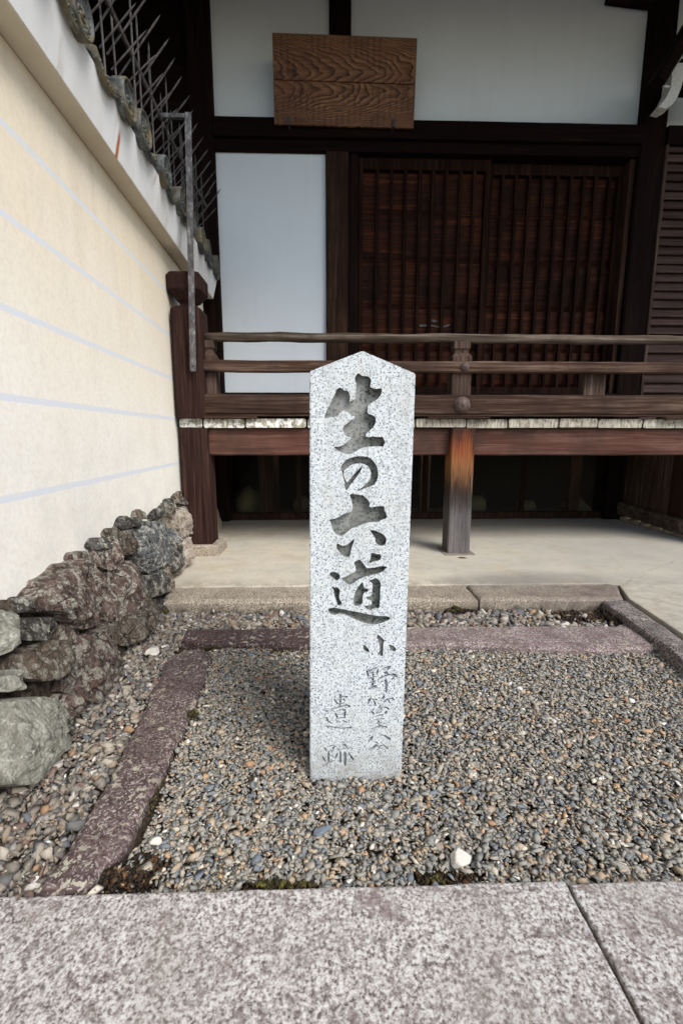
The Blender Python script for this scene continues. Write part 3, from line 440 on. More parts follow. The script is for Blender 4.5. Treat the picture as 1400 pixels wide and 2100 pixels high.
def tube(bm, p0, p1, r0, r1, n=8, seg=1, wob=0, cap=True):
    p0, p1 = Vector(p0), Vector(p1); d = (p1-p0); ln = d.length; d.normalize()
    u = d.orthogonal().normalized(); v = d.cross(u); rows = []
    for i in range(seg+1):
        t = i/seg; r = r0+(r1-r0)*t; c = p0+d*ln*t; row = []
        for k in range(n):
            a = 2*math.pi*k/n; q = c+(u*math.cos(a)+v*math.sin(a))*r
            if wob:
                nv = mnoise.noise_vector(q*4)*wob+mnoise.noise_vector(q*19)*wob*.5; q = q+nv
            row.append(bm.verts.new(q))
        rows.append(row)
    for r, s in zip(rows, rows[1:]):
        for j in range(n): bm.faces.new((r[j], r[(j+1) % n], s[(j+1) % n], s[j]))
    if cap: bm.faces.new(rows[0][::-1]); bm.faces.new(rows[-1])
    return bm
def lathe_square(bm, cx, cy, prof, ch=.25):
    """stack of chamfered square sections (z, half width)"""
    rows = []
    for z, a in prof:
        c = a*ch; sec = [(a-c, -a), (a, -a+c), (a, a-c), (a-c, a), (-a+c, a), (-a, a-c), (-a, -a+c), (-a+c, -a)]
        rows.append([bm.verts.new((cx+x, cy+y, z)) for x, y in sec])
    for r, s in zip(rows, rows[1:]):
        for j in range(8): bm.faces.new((r[j], r[(j+1) % 8], s[(j+1) % 8], s[j]))
    bm.faces.new(rows[0][::-1]); bm.faces.new(rows[-1]); return bm

# ------------------------------------------------------------------ ground, apron, pavement
bm = bmesh.new(); g = 150
for x, y in ((-g, -g), (g, -g), (g, g), (-g, g)): bm.verts.new((x, y, -.022))
bm.faces.new(bm.verts[:]); struct(finish('ground', bm, MT['soil']))
bm = bmesh.new()
slab(bm, [(-1.6, 2.342), (1.50, 2.334), (1.560, 2.30), (1.480, 2.10), (1.428, 1.669), (1.32, .75), (7, .75), (7, 4.345), (-1.6, 4.345)], -.02, .06, .004, .0015, .05, 3)
struct(finish('concrete_apron', bm, MT['concrete']))
pav = bpy.data.objects.new('stone_pavement', None); COL.objects.link(pav); struct(pav)
for i, (x0, x1, y0, y1) in enumerate([(-2.6, .443, -.35, .722), (.4505, 2.9, -.35, .716), (-2.6, -.7, -1.5, -.36), (-.69, 1.2, -1.5, -.36), (1.21, 2.9, -1.5, -.36), (-2.6, .2, -2.9, -1.51), (.21, 2.9, -2.9, -1.51)]):
    bm = slab(bmesh.new(), [(x0, y0), (x1, y0), (x1, y1), (x0, y1)], -.09, .020, .0035, .0022, .015, 11+i)
    finish('paving_slab', bm, MT['paving'], pav)

tag(finish('joint_sand', slab(bmesh.new(), [(.436, -.35), (.458, -.35), (.458, .70), (.436, .70)], -.03, .009, .001, .002, .02, 31, .004), MT['sand'], pav), kind='stuff')
# ------------------------------------------------------------------ edging and kerb stones
def stone(name, outline, z0, z1, mat, label, cat, ch, rough, seed, lump=.004, group=None):
    o = finish(name, slab(bmesh.new(), outline, z0, z1, ch, rough, .012, seed, lump), mat); rebase(o); return tag(o, label, cat, group)
eg = 'purple stone edging strips set in the gravel'
stone('edging_stone', [(-.555, .735), (-.535, .82), (-.543, .931), (-.552, 1.074), (-.566, 1.261), (-.596, 1.485), (-.614, 1.645), (-.574, 1.716), (-.496, 1.716), (-.452, 1.64), (-.440, 1.48), (-.426, 1.233), (-.422, 1.051), (-.418, .913), (-.422, .825), (-.45, .757), (-.49, .737)], -.03, .016, MT['purple'], 'long purple edging stone with pale lichen, running from the pavement along the rocky wall base', 'edging stone', .012, .011, 1, group=eg)
stone('edging_stone', [(-.614, 1.885), (.10, 1.895), (.10, 1.715), (-.066, 1.712), (-.462, 1.748), (-.608, 1.784)], -.03, .022, MT['purple_dark'], 'dark purple edging stone lying crosswise behind the marker, on its left side', 'edging stone', .010, .005, 2, group=eg)
stone('edging_stone', [(.112, 1.892), (1.362, 1.868), (1.37, 1.726), (1.314, 1.655), (.986, 1.648), (.542, 1.706), (.115, 1.718)], -.03, .022, MT['purple_pale'], 'pinkish purple edging stone lying crosswise behind the marker, on its right side', 'edging stone', .010, .005, 3, group=eg)
stone('edging_stone', [(1.345, 2.10), (1.468, 2.10), (1.415, 1.669), (1.31, .75), (1.19, .75), (1.285, 1.504), (1.302, 1.638)], -.03, .052, MT['grey_fleck'], 'grey purple edging stone at the far right, along the side of the concrete apron', 'edging stone', .012, .005, 4, group=eg)
kg = 'granite kerb stones along the apron'
stone('kerb_stone', [(-.80, 2.125), (.735, 2.112), (.735, 2.334), (-.86, 2.336)], -.05, .060, MT['kerb'], 'long brown-grey granite kerb stone before the concrete apron, left of and behind the marker', 'kerb stone', .014, .004, 5, group=kg)
stone('kerb_stone', [(.742, 2.112), (1.38, 2.100), (1.465, 2.12), (1.552, 2.295), (1.50, 2.328), (.742, 2.332)], -.05, .060, MT['kerb'], 'dark-stained granite kerb stone before the apron at the right, with moss at its foot', 'kerb stone', .014, .006, 6, group=kg)

# ------------------------------------------------------------------ gravel
def hull_variants(n, kind):
    out = []
    for k in range(n):
        bm = bmesh.new(); r = random.Random(100+k+kind*50)
        for i in range(9 if kind == 0 else 13):
            v = Vector((r.gauss(0, 1), r.gauss(0, 1), r.gauss(0, 1))).normalized()*(r.uniform(.75, 1.15) if kind == 0 else r.uniform(.92, 1.05))
            bm.verts.new(v)
        bmesh.ops.convex_hull(bm, input=bm.verts); 
        for v in [v for v in bm.verts if not v.link_faces]: bm.verts.remove(v)
        bmesh.ops.triangulate(bm, faces=bm.faces); bm.verts.index_update()
        out.append((np.array([v.co[:] for v in bm.verts]), np.array([[v.index for v in f.verts] for f in bm.faces]))); bm.free()
    return out
def inside(P, poly):
    x, y = P[:, 0], P[:, 1]; r = np.zeros(len(P), bool); n = len(poly)
    for i in range(n):
        x1, y1 = poly[i]; x2, y2 = poly[(i+1) % n]
        if y1 == y2: continue
        r ^= ((y1 > y) != (y2 > y)) & (x < (x2-x1)*(y-y1)/(y2-y1)+x1)
    return r
def scatter(poly, density, exclude=(), holes=()):
    p = np.array(poly); lo, hi = p.min(0), p.max(0); n = int(density*np.prod(hi-lo))
    P = rng.uniform(lo, hi, (n, 2)); k = inside(P, poly)
    for e in exclude: k &= ~inside(P, e)
    for cx, cy, rx, ry, pr in holes:
        q = ((P[:, 0]-cx)/rx)**2+((P[:, 1]-cy)/ry)**2 + rng.normal(0, .25, n)
        k &= ~((q < 1) & (rng.random(n) < pr))
    return P[k]
def pile(P, size, spread, zlo, zhi, V, flat=(.45, .8), tilt=.5, big=.06):
    vs_, fs_, off = [], [], 0
    n = len(P); s = size*np.exp(rng.normal(0, spread, n)); s = np.where(rng.random(n) < big, s*1.6, s); s = np.clip(s, size*.45, size*2.5)
    which = rng.integers(0, len(V), n)
    for w_ in range(len(V)):
        idx = np.nonzero(which == w_)[0]; m = len(idx)
        if not m: continue
        bv, bf = V[w_]
        sc = np.stack([s[idx]*rng.uniform(.75, 1.25, m), s[idx]*rng.uniform(.55, .95, m), s[idx]*rng.uniform(*flat, m)], 1)
        a = rng.uniform(0, 2*np.pi, m); b = rng.normal(0, tilt, m); c = rng.normal(0, tilt, m)
        v = bv[None]*sc[:, None]
        y, z = v[..., 1]*np.cos(b)[:, None]-v[..., 2]*np.sin(b)[:, None], v[..., 1]*np.sin(b)[:, None]+v[..., 2]*np.cos(b)[:, None]
        x, z = v[..., 0]*np.cos(c)[:, None]+z*np.sin(c)[:, None], -v[..., 0]*np.sin(c)[:, None]+z*np.cos(c)[:, None]
        X = x*np.cos(a)[:, None]-y*np.sin(a)[:, None]+P[idx, 0][:, None]; Y = x*np.sin(a)[:, None]+y*np.cos(a)[:, None]+P[idx, 1][:, None]
        zb = rng.uniform(zlo, zhi, m) if np.isscalar(zlo) else rng.uniform(0, 1, m)*(zhi[idx]-zlo[idx])+zlo[idx]
        Z = z+zb[:, None]
        vs_.append(np.stack([X, Y, Z], -1).reshape(-1, 3))
        fs_.append((bf[None]+(np.arange(m)*len(bv))[:, None, None]).reshape(-1, 3)+off); off += m*len(bv)
    return np.concatenate(vs_), np.concatenate(fs_)
def np_mesh(name, v, f, mat, parent=None):
    me = bpy.data.meshes.new(name); me.vertices.add(len(v)); me.vertices.foreach_set('co', v.astype(np.float32).ravel())
    me.loops.add(f.size); me.loops.foreach_set('vertex_index', f.astype(np.int32).ravel())
    me.polygons.add(len(f)); me.polygons.foreach_set('loop_start', np.arange(0, f.size, 3, dtype=np.int32)); me.polygons.foreach_set('loop_total', np.full(len(f), 3, np.int32))
    me.update(calc_edges=True); return link(name, me, mat, parent)
VA, VR = hull_variants(12, 0), hull_variants(8, 1)
post_fp = [(-.05, 1.02), (.181, 1.02), (.181, 1.24), (-.05, 1.24)]
MOSSY = [(-.40, .775, .075, .05, .93), (-.10, .742, .085, .02, .9), (.23, .752, .075, .022, .9), (-.415, .95, .018, .09, .6), (-.04, 1.015, .03, .012, .8)]
main = [(-.47, .728), (-.40, .85), (-.41, 1.05), (-.42, 1.25), (-.435, 1.5), (-.45, 1.66), (-.49, 1.72), (-.46, 1.75), (.54, 1.71), (1.0, 1.65), (1.32, 1.65), (1.30, 1.5), (1.2, .726), (.45, .726)]
P = scatter(main, 34000, [post_fp], MOSSY)
v, f = pile(P, .0068, .36, -.014, .001, VA, (.24, .5), .27)
tag(np_mesh('gravel', v, f, MT['gravel']), kind='stuff')
left = [(-1.0, .728), (-.55, .728), (-.553, .93), (-.57, 1.2), (-.60, 1.48), (-.62, 1.66), (-.615, 1.79), (-.62, 1.885), (-.60, 1.9), (-.45, 1.9), (-.45, 2.12), (-.95, 2.12)]
P = scatter(left, 18000)
v, f = pile(P, .0090, .46, -.018, .006, VA+VR[:3], (.38, .75), .5, .12)
back = [(-.5, 1.89), (1.37, 1.865), (1.44, 2.11), (-.5, 2.125)]
P2 = scatter(back, 9500, (), [(1.22, 2.04, .20, .10, .9), (.62, 2.09, .09, .025, .85), (.95, 1.90, .06, .02, .8)])
v2, f2 = pile(P2, .0125, .35, -.024, .002, VR+VA[:4], (.5, .85), .4, .10)
tag(np_mesh('pebbles', np.concatenate([v, v2]), np.concatenate([f, f2+len(v)]), MT['pebble']), kind='stuff')
# moss
def tufts(spots, n, size, z, mat, name):
    P = []; zl = []
    for cx, cy, rx, ry, h in spots:
        m = int(n*rx*ry/.002)+40; q = rng.normal(0, .5, (m, 2)); r2 = (q**2).sum(1); P.append(q*[rx, ry]+[cx, cy]); zl.append(z+h*np.clip(1-r2*.7, 0, 1))
    P = np.concatenate(P); zl = np.concatenate(zl)
    v, f = pile(P, size, .4, zl-.004, zl+.003, VA[:4], (.6, 1.4), .9)
    tag(np_mesh(name, v, f, mat), kind='stuff')
tufts([(-.115, .744, .05, .012, .012), (-.055, .742, .03, .010, .010), (-.42, 1.285, .018, .03, .02), (-.42, .98, .014, .05, .008), (-.47, 1.735, .05, .012, .014), (.62, 2.105, .05, .014, .03), (1.36, 2.12, .09, .02, .05), (-.79, 2.10, .03, .02, .03), (.20, .747, .03, .008, .008), (-.2, 1.71, .06, .008, .008), (-.20, 1.02, .012, .010, .004)], 260, .0034, -.006, MT['moss'], 'moss')
tufts([(-.42, .775, .085, .045, .006), (-.36, .80, .04, .03, .004), (.23, .752, .075, .018, .006), (1.22, 2.04, .19, .08, .012), (.65, 2.10, .14, .016, .02), (1.33, 1.98, .05, .12, .03), (.95, 1.90, .06, .014, .004), (-.02, 1.012, .03, .008, .004), (.16, 1.012, .02, .007, .004), (-.10, .745, .09, .014, .003)], 230, .0042, -.012, MT['deadmoss'], 'dry_moss')
# single stones that stand out
def pebble(name, loc, size, mat, label, seed, cat='stone', rz=0):
    bm = bmesh.new(); r = random.Random(seed)
    for i in range(16):
        q = Vector((r.gauss(0, 1), r.gauss(0, 1), r.gauss(0, 1))).normalized()*r.uniform(.85, 1.1)
        bm.verts.new((q.x*size[0], q.y*size[1], q.z*size[2]))
    bmesh.ops.convex_hull(bm, input=bm.verts)
    for q in [q for q in bm.verts if not q.link_faces]: bm.verts.remove(q)
    bmesh.ops.bevel(bm, geom=bm.edges[:]+bm.verts[:], offset=.0015, segments=1, affect='EDGES')
    o = finish(name, bm, mat); o.location = loc; o.rotation_euler = (0, 0, rz); return tag(o, label, cat)
pebble('white_stone', (.262, .782, .008), (.024, .022, .016), MT['whitestone'], 'angular white stone lying on the gravel near the paving joint', 3)
pebble('pale_stone', (-.70, 1.70, .010), (.033, .045, .016), MT['whitestone'], 'flat pale stone standing out among pebbles below the rocky wall base', 8, rz=.5)
pebble('white_pebble', (-.367, .842, .006), (.016, .013, .010), MT['whitestone'], 'white pebble beside the lower end of the long purple edging stone', 5)
pebble('slate_pebble', (-.017, .858, .006), (.026, .012, .008), MT['bluestone'], 'elongated blue-grey pebble on the gravel in front of the marker', 12, rz=.5)
def leaf(loc, s, rz, label):
    bm = bmesh.new(); pts = [(-1, 0), (-.4, .32), (.2, .34), (1, 0), (.2, -.3), (-.4, -.3)]
    vt = [bm.verts.new((x*s, y*s, .003+.25*s*abs(y))) for x, y in pts]; mid = [bm.verts.new((x*s, 0, .002)) for x in (-.4, .2)]
    for q in ((0, 1, 'a'), (5, 0, 'a')): bm.faces.new([vt[k] if k != 'a' else mid[0] for k in q])
    bm.faces.new((vt[1], vt[2], mid[1], mid[0])); bm.faces.new((vt[4], vt[5], mid[0], mid[1])); bm.faces.new((vt[2], vt[3], mid[1])); bm.faces.new((vt[3], vt[4], mid[1]))
    r = bmesh.ops.extrude_face_region(bm, geom=bm.faces[:]); bmesh.ops.translate(bm, verts=[e for e in r['geom'] if isinstance(e, bmesh.types.BMVert)], vec=(0, 0, .0012))
    o = finish('dead_leaf', bm, MT['leaf']); o.location = loc; o.rotation_euler = (0, 0, rz); tag(o, label, 'leaf', 'dry leaves on the apron')
leaf((1.11, 3.63, .061), .035, .4, 'dry brown leaf on the concrete, behind and right of the scorched support post')
leaf((.875, 2.86, .061), .03, -.3, 'curled brown leaf at the foot of the scorched support post')

# ------------------------------------------------------------------ carved marker
YF = 1.02
def prism(bm, poly, y0, y1, ins):
    if area2(poly) < 0: poly = poly[::-1]
    a = [bm.verts.new((x, y0, z)) for x, z in poly]; b = [bm.verts.new((p.x, y1, p.y)) for p in inset(poly, ins)]
    n = len(poly)
    for j in range(n): bm.faces.new((a[j], a[(j+1) % n], b[(j+1) % n], b[j]))
    bm.faces.new(a[::-1]); bm.faces.new(b)
def ribbon(pts, w0, w1):
    P = []
    for (a, b) in zip(pts, pts[1:]):
        for k in range(3): P.append(Vector(a).lerp(Vector(b), k/3))
    P.append(Vector(pts[-1])); n = len(P); l_, r_ = [], []
    for i, p in enumerate(P):
        t = (P[min(i+1, n-1)]-P[max(i-1, 0)]).normalized(); w_ = w0+(w1-w0)*i/(n-1); w_ *= .55 if i in (0,) else (.8 if i == n-1 else 1)
        nn = Vector((-t.y, t.x))*w_*.55; l_.append(p+nn); r_.append(p-nn)
    t0 = (P[0]-P[1]).normalized()*w0*.4; t1 = (P[-1]-P[-2]).normalized()*w1*.4
    return [P[0]+t0]+r_+[P[-1]+t1]+l_[::-1]
bm = bmesh.new(); prof = [(-.05, -.06), (.181, -.06), (.1915, .984), (.0755, 1.031), (-.0385, .988)]
fa = [bm.verts.new((x, YF, z)) for x, z in prof]; fb = [bm.verts.new((x, YF+.222, z)) for x, z in prof]
bm.faces.new(fa); bm.faces.new(fb[::-1])
for j in range(5): bm.faces.new((fa[j], fb[j], fb[(j+1) % 5], fa[(j+1) % 5]))
bmesh.ops.recalc_face_normals(bm, faces=bm.faces)
bmesh.ops.bevel(bm, geom=bm.edges[:], offset=.0022, segments=2, affect='EDGES')
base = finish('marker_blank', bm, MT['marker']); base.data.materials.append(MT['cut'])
def carve(target, bm, self_, mi):
    bmesh.ops.recalc_face_normals(bm, faces=bm.faces)
    for fc in bm.faces: fc.material_index = mi
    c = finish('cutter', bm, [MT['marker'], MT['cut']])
    md = target.modifiers.new('cut', 'BOOLEAN'); md.operation = 'DIFFERENCE'; md.object = c; md.solver = 'EXACT'; md.use_self = self_
    bpy.context.view_layer.update()
    me = bpy.data.meshes.new_from_object(target.evaluated_get(bpy.context.evaluated_depsgraph_get()))
    target.modifiers.clear(); old = target.data; target.data = me; bpy.data.meshes.remove(old)
    cm = c.data; bpy.data.objects.remove(c); bpy.data.meshes.remove(cm)
bm = bmesh.new()
for p in LETTERS[:12]:
    q = []
    for i in range(len(p)):                       # Chaikin rounding of the traced outline
        a, b = Vector(p[i]), Vector(p[(i+1) % len(p)]); q += [a.lerp(b, .22), a.lerp(b, .78)]
    prism(bm, q, YF-.01, YF+.017, .0001)
for p in LETTERS[12:]: prism(bm, [Vector(x) for x in p], YF-.01, YF+.007, .0004)
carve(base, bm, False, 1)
bm = bmesh.new()
for pts, w0, w1 in STROKES: prism(bm, ribbon(pts, w0*1.12, w1*1.12), YF-.008, YF+.010, .0005)
carve(base, bm, True, 0)
base.name = 'stone_marker'; base.data.name = 'stone_marker'; rebase(base)
tag(base, 'pale speckled granite marker post with a peaked top, carved with large Japanese characters', 'stone marker')

# ------------------------------------------------------------------ plaster boundary wall (local axes: x = out from wall, y = along it)
WROT = math.atan2(.044, .999)
wall = thing('plaster_wall', 'cream plastered boundary wall with pale painted lines, tiled coping and rough stone base', 'wall', (0, 0, 0), WROT)
S0, S1 = -2.2, 4.03
def wpoly(poly, s0, s1, ns=1):
    bm = bmesh.new(); n = len(poly); rows = [[bm.verts.new((x, s0+(s1-s0)*i/ns, z)) for x, z in poly] for i in range(ns+1)]
    for r, s in zip(rows, rows[1:]):
        for j in range(n): bm.faces.new((r[j], r[(j+1) % n], s[(j+1) % n], s[j]))
    bm.faces.new(rows[0][::-1]); bm.faces.new(rows[-1]); return bm
finish('wall_body', wpoly([(-.84, .0), (-.84, 1.957), (-1.16, 1.957), (-1.16, 0)], S0, S1), MT['cream'], wall)
finish('cornice_underside', wpoly([(-.84, 1.959), (-.757, 1.957), (-.757, 1.967), (-.842, 1.967)], S0, S1-.002), MT['soffit'], wall)
finish('fascia', wpoly([(-.838, 1.9685), (-.755, 1.960), (-.7535, 1.9655), (-.716, 2.118), (-.722, 2.126), (-.838, 2.126)], S0, S1), MT['fascia'], wall)
finish('coping', wpoly([(-.83, 2.167), (-.80, 2.195), (-.98, 2.28), (-.96, 2.39), (-1.06, 2.39), (-1.04, 2.28), (-1.22, 2.195), (-1.18, 2.13), (-1.1, 1.962), (-.86, 1.962)], S0, S1-.01), MT['tile'], wall)
def round_tile():
    bm = bmesh.new(); n = 24; R = .071; X = -.682; Z = 2.166
    prof = [(X-.010, R*.58, 0), (X-.006, R*.66, 0), (X-.010, R*.70, 0), (X-.010, R*.84, 0), (X, R*.88, 0), (X, R*.97, 0), (X-.006, R, 0), (X-.050, R, 0), (X-.052, R*.86, .0), (-.98, R*.86, .145)]
    rows = []
    for x, r, dz in prof: rows.append([bm.verts.new((x, r*math.cos(2*math.pi*k/n), Z+dz+r*math.sin(2*math.pi*k/n))) for k in range(n)])
    for a, b in zip(rows, rows[1:]):
        for j in range(n): bm.faces.new((a[j], a[(j+1) % n], b[(j+1) % n], b[j]))
    bm.faces.new(rows[0]); bm.faces.new(rows[-1][::-1])
    for k in range(3):                            # three raised comma shapes
        for q in range(7):
            a = k*2*math.pi/3+q*.28; r = .009+.0026*q; s = .0100*(1-.10*q)
            bmesh.ops.create_icosphere(bm, subdivisions=1, radius=s, matrix=Matrix.Translation((X-.010, r*math.cos(a), Z+r*math.sin(a))) @ Matrix.Diagonal((.8, 1, 1, 1)))
    for k in range(16):
        a = 2*math.pi*k/16; r = R*.77
        bmesh.ops.create_icosphere(bm, subdivisions=1, radius=.0042, matrix=Matrix.Translation((X-.010, r*math.cos(a), Z+r*math.sin(a))))
    return bm
def pan_tile():
    bm = bmesh.new(); rows = []; N_ = 11
    for i in range(N_):
        q = -1+2*i/(N_-1); s = q*.095; zc = 2.162-.042*math.cos(q*math.pi/2)
        sec = [(-.702, zc+.004), (-.696, zc-.002), (-.696, zc-.028), (-.702, zc-.034), (-.712, zc-.034), (-.718, zc-.014), (-.95, zc+.11), (-.95, zc+.128), (-.74, zc+.012)]
        rows.append([bm.verts.new((x, s, z)) for x, z in sec])
    for r, q in zip(rows, rows[1:]):
        for j in range(9): bm.faces.new((r[j], r[(j+1) % 9], q[(j+1) % 9], q[j]))
    bm.faces.new(rows[0][::-1]); bm.faces.new(rows[-1])
    for i in range(9):
        q = -.8+.2*i; bmesh.ops.create_icosphere(bm, subdivisions=1, radius=.0055, matrix=Matrix.Translation((-.696, q*.095, 2.162-.042*math.cos(q*math.pi/2)-.015)))
    return bm
rt = finish('round_tile', round_tile(), MT['tile'], wall, True); pt = finish('pan_tile', pan_tile(), MT['tile'], wall)
for k in range(-12, 9):
    s = 1.778+.26*k
    for src, ds in ((rt, 0), (pt, .13)):
        if k == -12: o = src
        else: o = src.copy(); COL.objects.link(o); o.parent = wall
        o.location = (random.uniform(-.004, .004), s+ds, random.uniform(-.004, .004)); o.rotation_euler = (random.uniform(-.03, .03), 0, random.uniform(-.02, .02))
# rough stone base
def bank_n(z): return -.69-.13*z/.45
bm = bmesh.new(); rows = []
for i in range(90):
    s = .0+i*.045
    row = []
    for j in range(14):
        z = -.05+.52*j/13; x = bank_n(z)-.040+mnoise.noise(Vector((s*9, z*9, 2)))*.03+mnoise.noise(Vector((s*30, z*30, 5)))*.012
        lim = .37+.1*min(1, max(0, (s-1.4)/.8))
        if j == 13: x = -.86
        row.append(bm.verts.new((x, s, min(z, lim+.02*mnoise.noise(Vector((s*7, 0, 0)))))))
    rows.append(row)
for a, b in zip(rows, rows[1:]):
    for j in range(13): bm.faces.new((a[j], a[j+1], b[j+1], b[j]))
finish('mortar_bed', bm, MT['mortar'], wall, True)
def rock_mesh(poly, h, seed):
    """rock bulging out of the bank; poly in (s, z)"""
    if area2(poly) < 0: poly = poly[::-1]
    r = random.Random(seed*13)
    P = densify([Vector(p) for p in poly], .008)
    P = [(P[i-1]+P[i]*2+P[(i+1) % len(P)])/4 for i in range(len(P))]
    P = [p+Vector(mnoise.noise_vector(Vector((p.x*28, p.y*28, seed)))[:2])*.006 for p in P]
    c = sum(P, Vector((0, 0)))/len(P); P = [c+(p-c)*.985 for p in P]; h *= r.uniform(.7, 1.15); ext = max((p-c).length for p in P); bm = bmesh.new(); rows = []
    planes = []
    for k in range(7):
        a = r.uniform(0, 6.28); tl = r.uniform(.25, 1.0); nn = Vector((math.cos(tl), math.sin(tl)*math.cos(a), math.sin(tl)*math.sin(a)))
        planes.append((nn, (h*.72+math.sin(tl)*ext*r.uniform(.15, .5))*1.0))
    ang = r.uniform(.5, 1.1)
    for k, (sc, hh) in enumerate([(.97, -.09), (1.0, -.03), (1.0, .35), (.99, .72), (.965, .93), (.90, 1.03), (.82, 1.08), (.72, 1.1), (.61, 1.12), (.50, 1.13), (.39, 1.14), (.28, 1.14), (.16, 1.14), (.06, 1.14)]):
        row = []
        for p in P:
            q = c+(p-c)*sc; d = h*hh if hh > 0 else hh
            if hh > 0:
                for nn, dd in planes:
                    o = nn.x*d+nn.y*(q.x-c.x)+nn.z*(q.y-c.y)-dd
                    if o > 0: d -= o/max(.3, nn.x)
                d = max(d, h*.12*hh)
                b3 = Vector((q.x, q.y, seed*3.7)); bs = q.x*math.cos(ang)+q.y*math.sin(ang); bt = -q.x*math.sin(ang)+q.y*math.cos(ang)
                d += mnoise.noise(b3*14)*.013+mnoise.noise(b3*38)*.009+mnoise.noise(b3*90)*.005
                d -= abs(mnoise.noise(Vector((bs*42, bt*9, seed))))*.014*min(1, hh)
            row.append(bm.verts.new((bank_n(q.y)+d-.012, q.x, q.y)))
        rows.append(row)
    n = len(P)
    for a, b in zip(rows, rows[1:]):
        for j in range(n): bm.faces.new((a[j], a[(j+1) % n], b[(j+1) % n], b[j]))
    bm.faces.new(rows[-1]); bm.faces.new(rows[0][::-1])
    return bm
for i, (c, h, poly) in enumerate(ROCKS):
    finish('stone', rock_mesh(poly, h, i+1), MT['rk_'+c], wall)
# more of the same base nearer than the frame edge
for i, (a0, a1, z0, z1, c) in enumerate([(.55, .98, .02, .25, 'b'), (.6, 1.0, .24, .42, 'p'), (.05, .5, .0, .2, 'g'), (.1, .56, .2, .4, 'd'), (-.5, 0, .0, .38, 'p')]):
    poly = [((a0+a1)/2+(a1-a0)/2*math.cos(t*.524)*(1+.1*math.sin(t*5+i)), (z0+z1)/2+(z1-z0)/2*math.sin(t*.524)*(1+.1*math.cos(t*3+i))) for t in range(12)]
    finish('stone', rock_mesh(poly, .06, 50+i), MT['rk_'+c], wall, True)

# ------------------------------------------------------------------ spiked iron fence on the coping
fen = thing('spiked_fence', 'rusty iron fence with slanting spikes on top of the tiled wall', 'fence', (0, 0, 0), WROT)
FN, FZ = -.79, 2.595
finish('rail', bx(FN-.006, FN+.006, -2.0, 2.93, FZ-.014, FZ+.014, .002, axis='y'), MT['iron'], fen)
finish('rail', beam(bmesh.new(), (FN, 2.96, FZ-.01), (FN+.02, 3.98, FZ+.03), .012, .026, .002), MT['iron'], fen)
def spike_mesh(p0, p1, r):
    bm = bmesh.new(); p0, p1 = Vector(p0), Vector(p1); tip = p1+(p1-p0).normalized()*.035
    d = (p1-p0).normalized(); u = d.orthogonal().normalized(); v_ = d.cross(u)
    A = [[bm.verts.new(p+(u*math.cos(k*math.pi/3)+v_*math.sin(k*math.pi/3))*r) for k in range(6)] for p in (p0, p1)]; t = bm.verts.new(tip)
    for k in range(6):
        bm.faces.new((A[0][k], A[0][(k+1) % 6], A[1][(k+1) % 6], A[1][k])); bm.faces.new((A[1][k], A[1][(k+1) % 6], t))
    bm.faces.new(A[0][::-1]); return bm
vb = finish('vertical_bar', spike_mesh((0, 0, 2.19), (0, 0, 2.815), .0046), MT['iron'], fen)
up = finish('slanting_spike', spike_mesh((-.075, 0, -.095), (.112, 0, .139), .0043), MT['iron'], fen)
lo = finish('slanting_spike', spike_mesh((-.085, 0, -.11), (.062, 0, .03), .0042), MT['iron'], fen)
first = True
for k in range(-30, 14):
    s = 2.36+.1235*k
    if s > 3.98: break
    for src, loc, rot in ((vb, (FN-.012, s, random.uniform(-.01, .01)), (random.uniform(-.01, .01), random.uniform(-.012, .012), 0)), (up, (FN+.010, s+.008, FZ), (0, random.uniform(-.04, .04), random.uniform(-.04, .04))), (lo, (FN+.012, s+.06, FZ-.005), (0, random.uniform(-.05, .05), random.uniform(-.05, .05)))):
        o = src if first else src.copy()
        if not first: COL.objects.link(o); o.parent = fen
        o.location = loc; o.rotation_euler = rot
    first = False
# steel bracket that carries the end of the fence
br = thing('steel_bracket', 'bent grey steel angle bracket holding the fence end and screwed to the veranda post', 'bracket', (-.79, 2.9, 1.24))
br['org'] = (-.79, 2.9, 1.24)
finish('arm', bx(-.945, -.762, 2.905, 2.93, 2.612, 2.636, .003), MT['steel'], br)
finish('upright', beam(bmesh.new(), (-.773, 2.902, 2.637), (-.818, 2.902, 1.24), .036, .006, .0015, 12, .001), MT['steel'], br)
finish('flange', beam(bmesh.new(), (-.789, 2.922, 2.637), (-.834, 2.922, 1.24), .005, .036, .0015, 12, .001), MT['steel'], br)
for z in (1.27, 1.42, 1.53):
    t = (2.637-z)/1.397
    finish('screw', tube(bmesh.new(), (-.773-.045*t, 2.899, z), (-.773-.045*t, 2.894, z), .006, .004, 8), MT['iron'], br)

# ------------------------------------------------------------------ temple hall
hall = thing('temple_hall', 'dark timber temple hall with white plaster panels and closed lattice doors', 'building', (0, 4.3, 0))
hall['org'] = (0, 4.3, 0)
Y = 4.25
def hp(name, bm, mat, par=None, **k):
    o = finish(name, bm, MT[mat], hall if par is None else par, **k)
    if par is not None: o.location = (0, 0, 0)
    return o
hp('pillar', bx(-1.12, -.925, Y-.035, Y+.2, .06, 5.2, .012, axis='z', wob=.002), 'hall_z')
hp('pillar', bx(-.008, .184, Y-.03, Y+.17, .06, 3.185, .010, axis='z', wob=.002), 'pillar')
hp('pillar', bx(2.645, 2.862, Y-.035, Y+.2, .06, 5.2, .012, axis='z', wob=.002), 'hall_z')
hp('strut', bx(.028, .204, Y-.01, Y+.12, 3.41, 4.6, .006, axis='z', wob=.001), 'hall_z')
hp('lintel', bx(-.924, 2.644, Y-.055, Y+.12, 3.275, 3.415, .006, wob=.0015), 'hall_x')
hp('lintel', bx(2.863, 6.0, Y-.055, Y+.12, 3.275, 3.415, .006, wob=.0015), 'hall_x')
